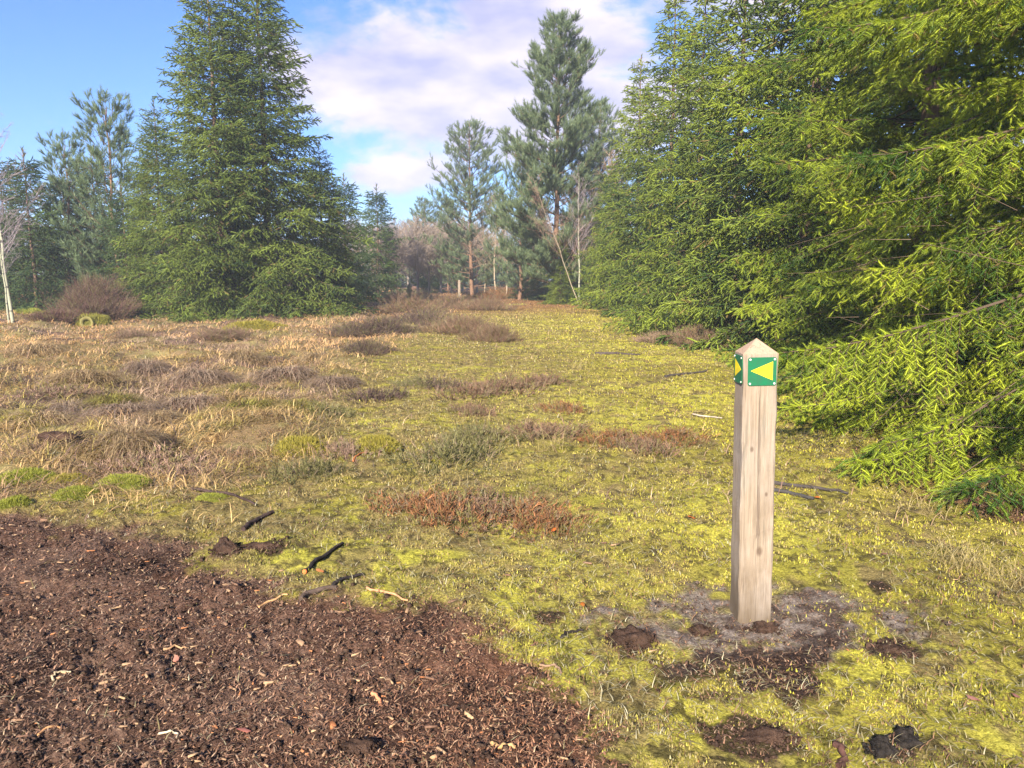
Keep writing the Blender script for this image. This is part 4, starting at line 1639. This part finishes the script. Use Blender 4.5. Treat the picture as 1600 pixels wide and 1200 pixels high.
DK = (.035, .028, .026)
stick((478, 900), (536, 850), .013, .009, 'cut_branch', 'charred dark stick with orange cut end, on moss above the soil edge', DK, cutend=(.62, .17, .05))
stick((520, 922), (566, 900), .012, .008, 'cut_branch', 'dark stick half in soil, nearest below the orange-ended one', DK)
stick((470, 940), (524, 921), .012, .012, 'cut_branch', 'grey-brown broken stick lying on the soil edge', (.10, .07, .055))
stick((380, 828), (425, 800), .016, .012, 'cut_branch', 'dark bark-covered branch piece in the grass above the soil', (.06, .04, .035))
stick((404, 946), (450, 934), .006, .004, 'wood_splinter', 'orange-tan splinter beside the broken stick', (.50, .28, .13), 'splinter')
stick((572, 924), (636, 938), .007, .004, 'wood_splinter', 'long orange bark splinter at the soil edge, centre', (.52, .24, .12), 'splinter')
stick((768, 1168), (804, 1172), .008, .006, 'wood_splinter', 'orange wood splinter at the bottom centre of the soil', (.55, .33, .15), 'splinter')
stick((248, 1140), (276, 1150), .004, .003, 'wood_splinter', 'pale cream splinter on the soil at lower left', (.60, .50, .33), 'splinter')
stick((60, 1150), (100, 1135), .005, .003, 'wood_splinter', 'curved orange splinter near the lower left corner', (.50, .26, .12), 'splinter')
stick((255, 1008), (290, 1006), .005, .003, 'wood_splinter', 'tan splinter in the middle of the brown soil', (.50, .30, .16), 'splinter')
stick((82, 1060), (108, 1048), .004, .003, 'wood_splinter', 'thin cream splinter on the soil at left', (.58, .46, .28), 'splinter')
stick((172, 952), (190, 944), .006, .004, 'wood_splinter', 'short tan splinter high on the brown soil', (.52, .34, .19), 'splinter')
stick((578, 1075), (592, 1092), .008, .006, 'wood_splinter', 'stubby orange splinter right of centre on the soil', (.58, .24, .12), 'splinter')
stick((1190, 766), (1272, 780), .017, .012, 'fallen_branch', 'dark fallen branch right behind the marker post, front one', (.050, .046, .044), 'branch')
stick((1205, 752), (1325, 772), .016, .010, 'fallen_branch', 'dark fallen branch right behind the marker post, rear one', (.060, .050, .046), 'branch')
stick((1082, 652), (1128, 655), .010, .007, 'fallen_branch', 'pale twig on yellow moss left of the marker post', (.36, .30, .24), 'branch', lift=1)
stick((842, 1032), (878, 1052), .005, .004, 'wood_splinter', 'brown twig at the moss and soil border near the bottom', (.26, .17, .11), 'splinter')
stick((876, 992), (912, 980), .007, .005, 'cut_branch', 'small black stick left of the sandy patch', DK)
stick((300, 762), (400, 788), .012, .008, 'fallen_branch', 'dark root-like branch in the peat streak at left', (.055, .036, .032), 'branch')
stick((552, 722), (572, 708), .008, .006, 'cut_branch', 'small stick with orange side beside the pinkish tuft', (.45, .16, .06))
stick((1303, 1160), (1312, 1192), .012, .009, 'cut_branch', 'short stick with orange end by the charred lump, bottom right', (.09, .045, .035), cutend=None)
stick((930, 535 + 20), (1000, 556), .03, .02, 'fallen_branch', 'dark fallen branch on moss in the far middle of the clearing', (.07, .055, .05), 'branch')
stick((1040, 590), (1105, 583), .022, .014, 'fallen_branch', 'dark fallen branch on moss before the spruce skirts', (.07, .06, .055), 'branch')


def clod(px, py, rx, ry, rz_, name, label, m, seed, cat='clod', crumbs=120, cc=(.07, .045, .035)):
    x0, y0 = gpt(px, py)
    q = np.random.default_rng(seed)
    k, n = 12, 26
    A, B = np.meshgrid(np.linspace(0, 2 * pi, n, endpoint=False), np.linspace(-.5, pi / 2, k))
    dx, dy, dz = np.cos(B) * np.cos(A), np.cos(B) * np.sin(A), np.sin(B)
    f_ = 1 + .55 * (fbm(dx * 1.7 + seed, dy * 1.7 + dz * 2.3, seed, 3) - .5) * 2 + .30 * (fbm(dx * 6 + dz * 5, dy * 6 - dz * 4, seed + 3, 2) - .5)
    f_ = f_ + .22 * (fbm(dx * 13 + dz * 9, dy * 13 - dz * 8, seed + 5, 2) - .5)
    V = np.stack([dx * rx * f_, dy * ry * f_, dz * rz_ * 1.15 * f_], 2).reshape(-1, 3)
    i = np.arange(k - 1)[:, None] * n
    j = np.arange(n)[None]
    F = np.stack([i + j, i + (j + 1) % n, i + n + (j + 1) % n, i + n + j], 2).reshape(-1, 4)
    a = Acc()
    a.add(V, F, cc)
    t = q.uniform(0, 6.28, crumbs)
    r_ = q.uniform(.6, 1.5, crumbs)
    P = np.stack([np.cos(t) * rx * r_, np.sin(t) * ry * r_, np.clip(rz_ * (.9 - r_ * .7), 0.0, 1) + .003], 1)
    S = q.uniform(.004, .012, (crumbs, 3))
    stamp(a, CHv - [0, 0, .5], CHf, P, roll(frames(q.normal(0, 1, (crumbs, 3))), t), S, np.tile(np.array(cc), (crumbs, 1)))
    o = a.build(name, m, smooth=False, loc=(x0, y0, hz(x0, y0) + .0))
    tag(o, label, cat)
    return o


clod(1380, 1172, .042, .040, .030, 'charred_lump', 'black charred lump at bottom right, left of its bigger twin', M_CHAR, 1, 'lump', 40, (.02, .02, .02))
clod(1418, 1160, .055, .050, .040, 'charred_lump', 'bigger black charred lump at the bottom right corner', M_CHAR, 2, 'lump', 40, (.02, .02, .02))
clod(985, 998, .085, .060, .045, 'peat_clod', 'dark brown peat clod on sandy soil left of the marker post', M_CLOD, 3)
clod(355, 858, .070, .055, .060, 'peat_clod', 'dark soil lump at the top edge of the brown soil', M_CLOD, 4)
clod(405, 856, .090, .035, .022, 'peat_clod', 'flat dark soil smear right of the upright soil lump', M_CLOD, 5)
clod(1392, 1018, .055, .045, .022, 'peat_clod', 'crumbly brown clod in moss right of the sandy patch', M_CLOD, 6)
clod(1195, 1150, .080, .035, .028, 'peat_clod', 'dark crumbly clod in the moss below the marker post', M_CLOD, 7)
clod(1095, 985, .035, .03, .02, 'peat_clod', 'small rooty clod just left of the marker post foot', M_CLOD, 8)
clod(1195, 985, .05, .03, .025, 'peat_clod', 'rooty brown soil heaped against the foot of the marker post', M_CLOD, 9)
clod(560, 1165, .05, .035, .025, 'peat_clod', 'dark clod in the brown soil near the bottom', M_CLOD, 12)
clod(90, 705, .15, .08, .05, 'peat_clod', 'dark turned peat bank among tussocks at left', M_CLOD, 11)


def straw_tuft(px, py, n, L0, L1, seed, label, Rb=.05):
    x0, y0 = gpt(px, py)
    q = np.random.default_rng(seed)
    a = Acc()
    t = q.uniform(0, 6.28, n)
    P = np.stack([q.normal(0, Rb, n), q.normal(0, Rb, n), np.full(n, -.01)], 1)
    c, s, z = np.cos(t), np.sin(t), np.zeros(n)
    M = np.stack([np.stack([c, -s, z], 1), np.stack([s, c, z], 1), np.stack([z, z, z + 1], 1)], 1)
    L = q.uniform(L0, L1, n)
    S = np.stack([np.full(n, .0032), L, L * q.uniform(.3, .9, n)], 1)
    C = lerp(np.tile(np.array([.36, .28, .11]), (n, 1)), [.46, .37, .18], q.random(n))
    stamp(a, ARv, ARf, P, M, S, C)
    o = a.build('dry_grass_tuft', M_BLADE, loc=(x0, y0, hz(x0, y0)))
    tag(o, label, 'dry grass', 'dry grass tufts')


straw_tuft(1500, 885, 240, .08, .24, 1, 'straw-coloured dry grass tuft on moss right of the marker post', .10)
straw_tuft(1590, 905, 120, .10, .26, 2, 'dry grass tuft at the right picture edge', .07)
straw_tuft(1440, 795, 60, .10, .3, 6, 'thin dry grass stalks under the nearest spruce', .1)
straw_tuft(860, 700, 60, .2, .5, 3, 'long arching straw blades in the centre of the clearing', .06)
straw_tuft(905, 575, 50, .2, .45, 4, 'thin straw blades on moss in the middle distance', .1)
straw_tuft(680, 745, 60, .12, .3, 5, 'sparse upright straw among the olive heather', .15)


def leaves(pts):
    for (px, py, col, lab) in pts:
        x0, y0 = gpt(px, py)
        q = np.random.default_rng(px)
        a = Acc()
        pr = [(-1, 0), (-.6, .35), (0, .5), (.6, .33), (1, 0), (.6, -.33), (0, -.5), (-.6, -.35)]
        v = [(0, 0, .012)] + [(x_ * .026, y_ * .026, .004 + q.uniform(0, .008)) for x_, y_ in pr]
        v2 = [(p[0], p[1], p[2] - .0015) for p in v]
        a.add(v, [[0, 1 + i, 1 + (i + 1) % 8] for i in range(8)], col)
        a.add(v2, [[0, 1 + (i + 1) % 8, 1 + i] for i in range(8)], col)
        o = a.build('fallen_leaf', M_BLADE, loc=(x0, y0, hz(x0, y0) + .012))
        o.rotation_euler = (q.uniform(-.3, .3), q.uniform(-.3, .3), q.uniform(0, 6))
        tag(o, lab, 'leaf', 'fallen leaves')


leaves([(910, 945, (.65, .22, .04), 'orange leaf at the left rim of the sandy patch'), (1520, 1105, (.42, .20, .16), 'pinkish brown leaf on moss near the bottom right'),
        (1382, 875, (.40, .20, .14), 'brown leaf in the moss right of the post, beside straw'), (1277, 781, (.62, .20, .04), 'orange leaf at the end of the dark branch behind the post'),
        (500, 902, (.55, .22, .08), 'orange leaf beside the cut stick above soil'), (865, 830, (.68, .18, .04), 'orange leaf in front of the rust-red heather row'),
        (1080, 812, (.60, .20, .05), 'orange leaf on moss left of the post middle'), (275, 1025, (.55, .26, .18), 'pink-orange leaf on brown soil, left'),
        (380, 1142, (.50, .20, .15), 'reddish leaf on the soil near the bottom'), (1585, 1100, (.42, .20, .16), 'pinkish leaf at the bottom right picture edge')])

# ------------------------------------------------------------------ the misty air
if HAZE > 0:
    bpy.ops.mesh.primitive_cube_add(size=1, location=(0, 0, 8.5))
    hb = bpy.context.object
    hb.name = hb.data.name = 'haze'
    hb.scale = (470, 470, 21)
    m = bpy.data.materials.new('haze')
    m.use_nodes = True
    t = m.node_tree
    t.nodes.clear()
    out = t.nodes.new('ShaderNodeOutputMaterial')
    v = t.nodes.new('ShaderNodeVolumePrincipled')
    v.inputs['Color'].default_value = (.74, .84, 1.0, 1)
    v.inputs['Density'].default_value = HAZE
    v.inputs['Anisotropy'].default_value = 0.0
    t.links.new(v.outputs[0], out.inputs['Volume'])
    hb.data.materials.append(m)
    tag(hb, 'thin pale mist hanging among the far trees', 'haze', kind='stuff')
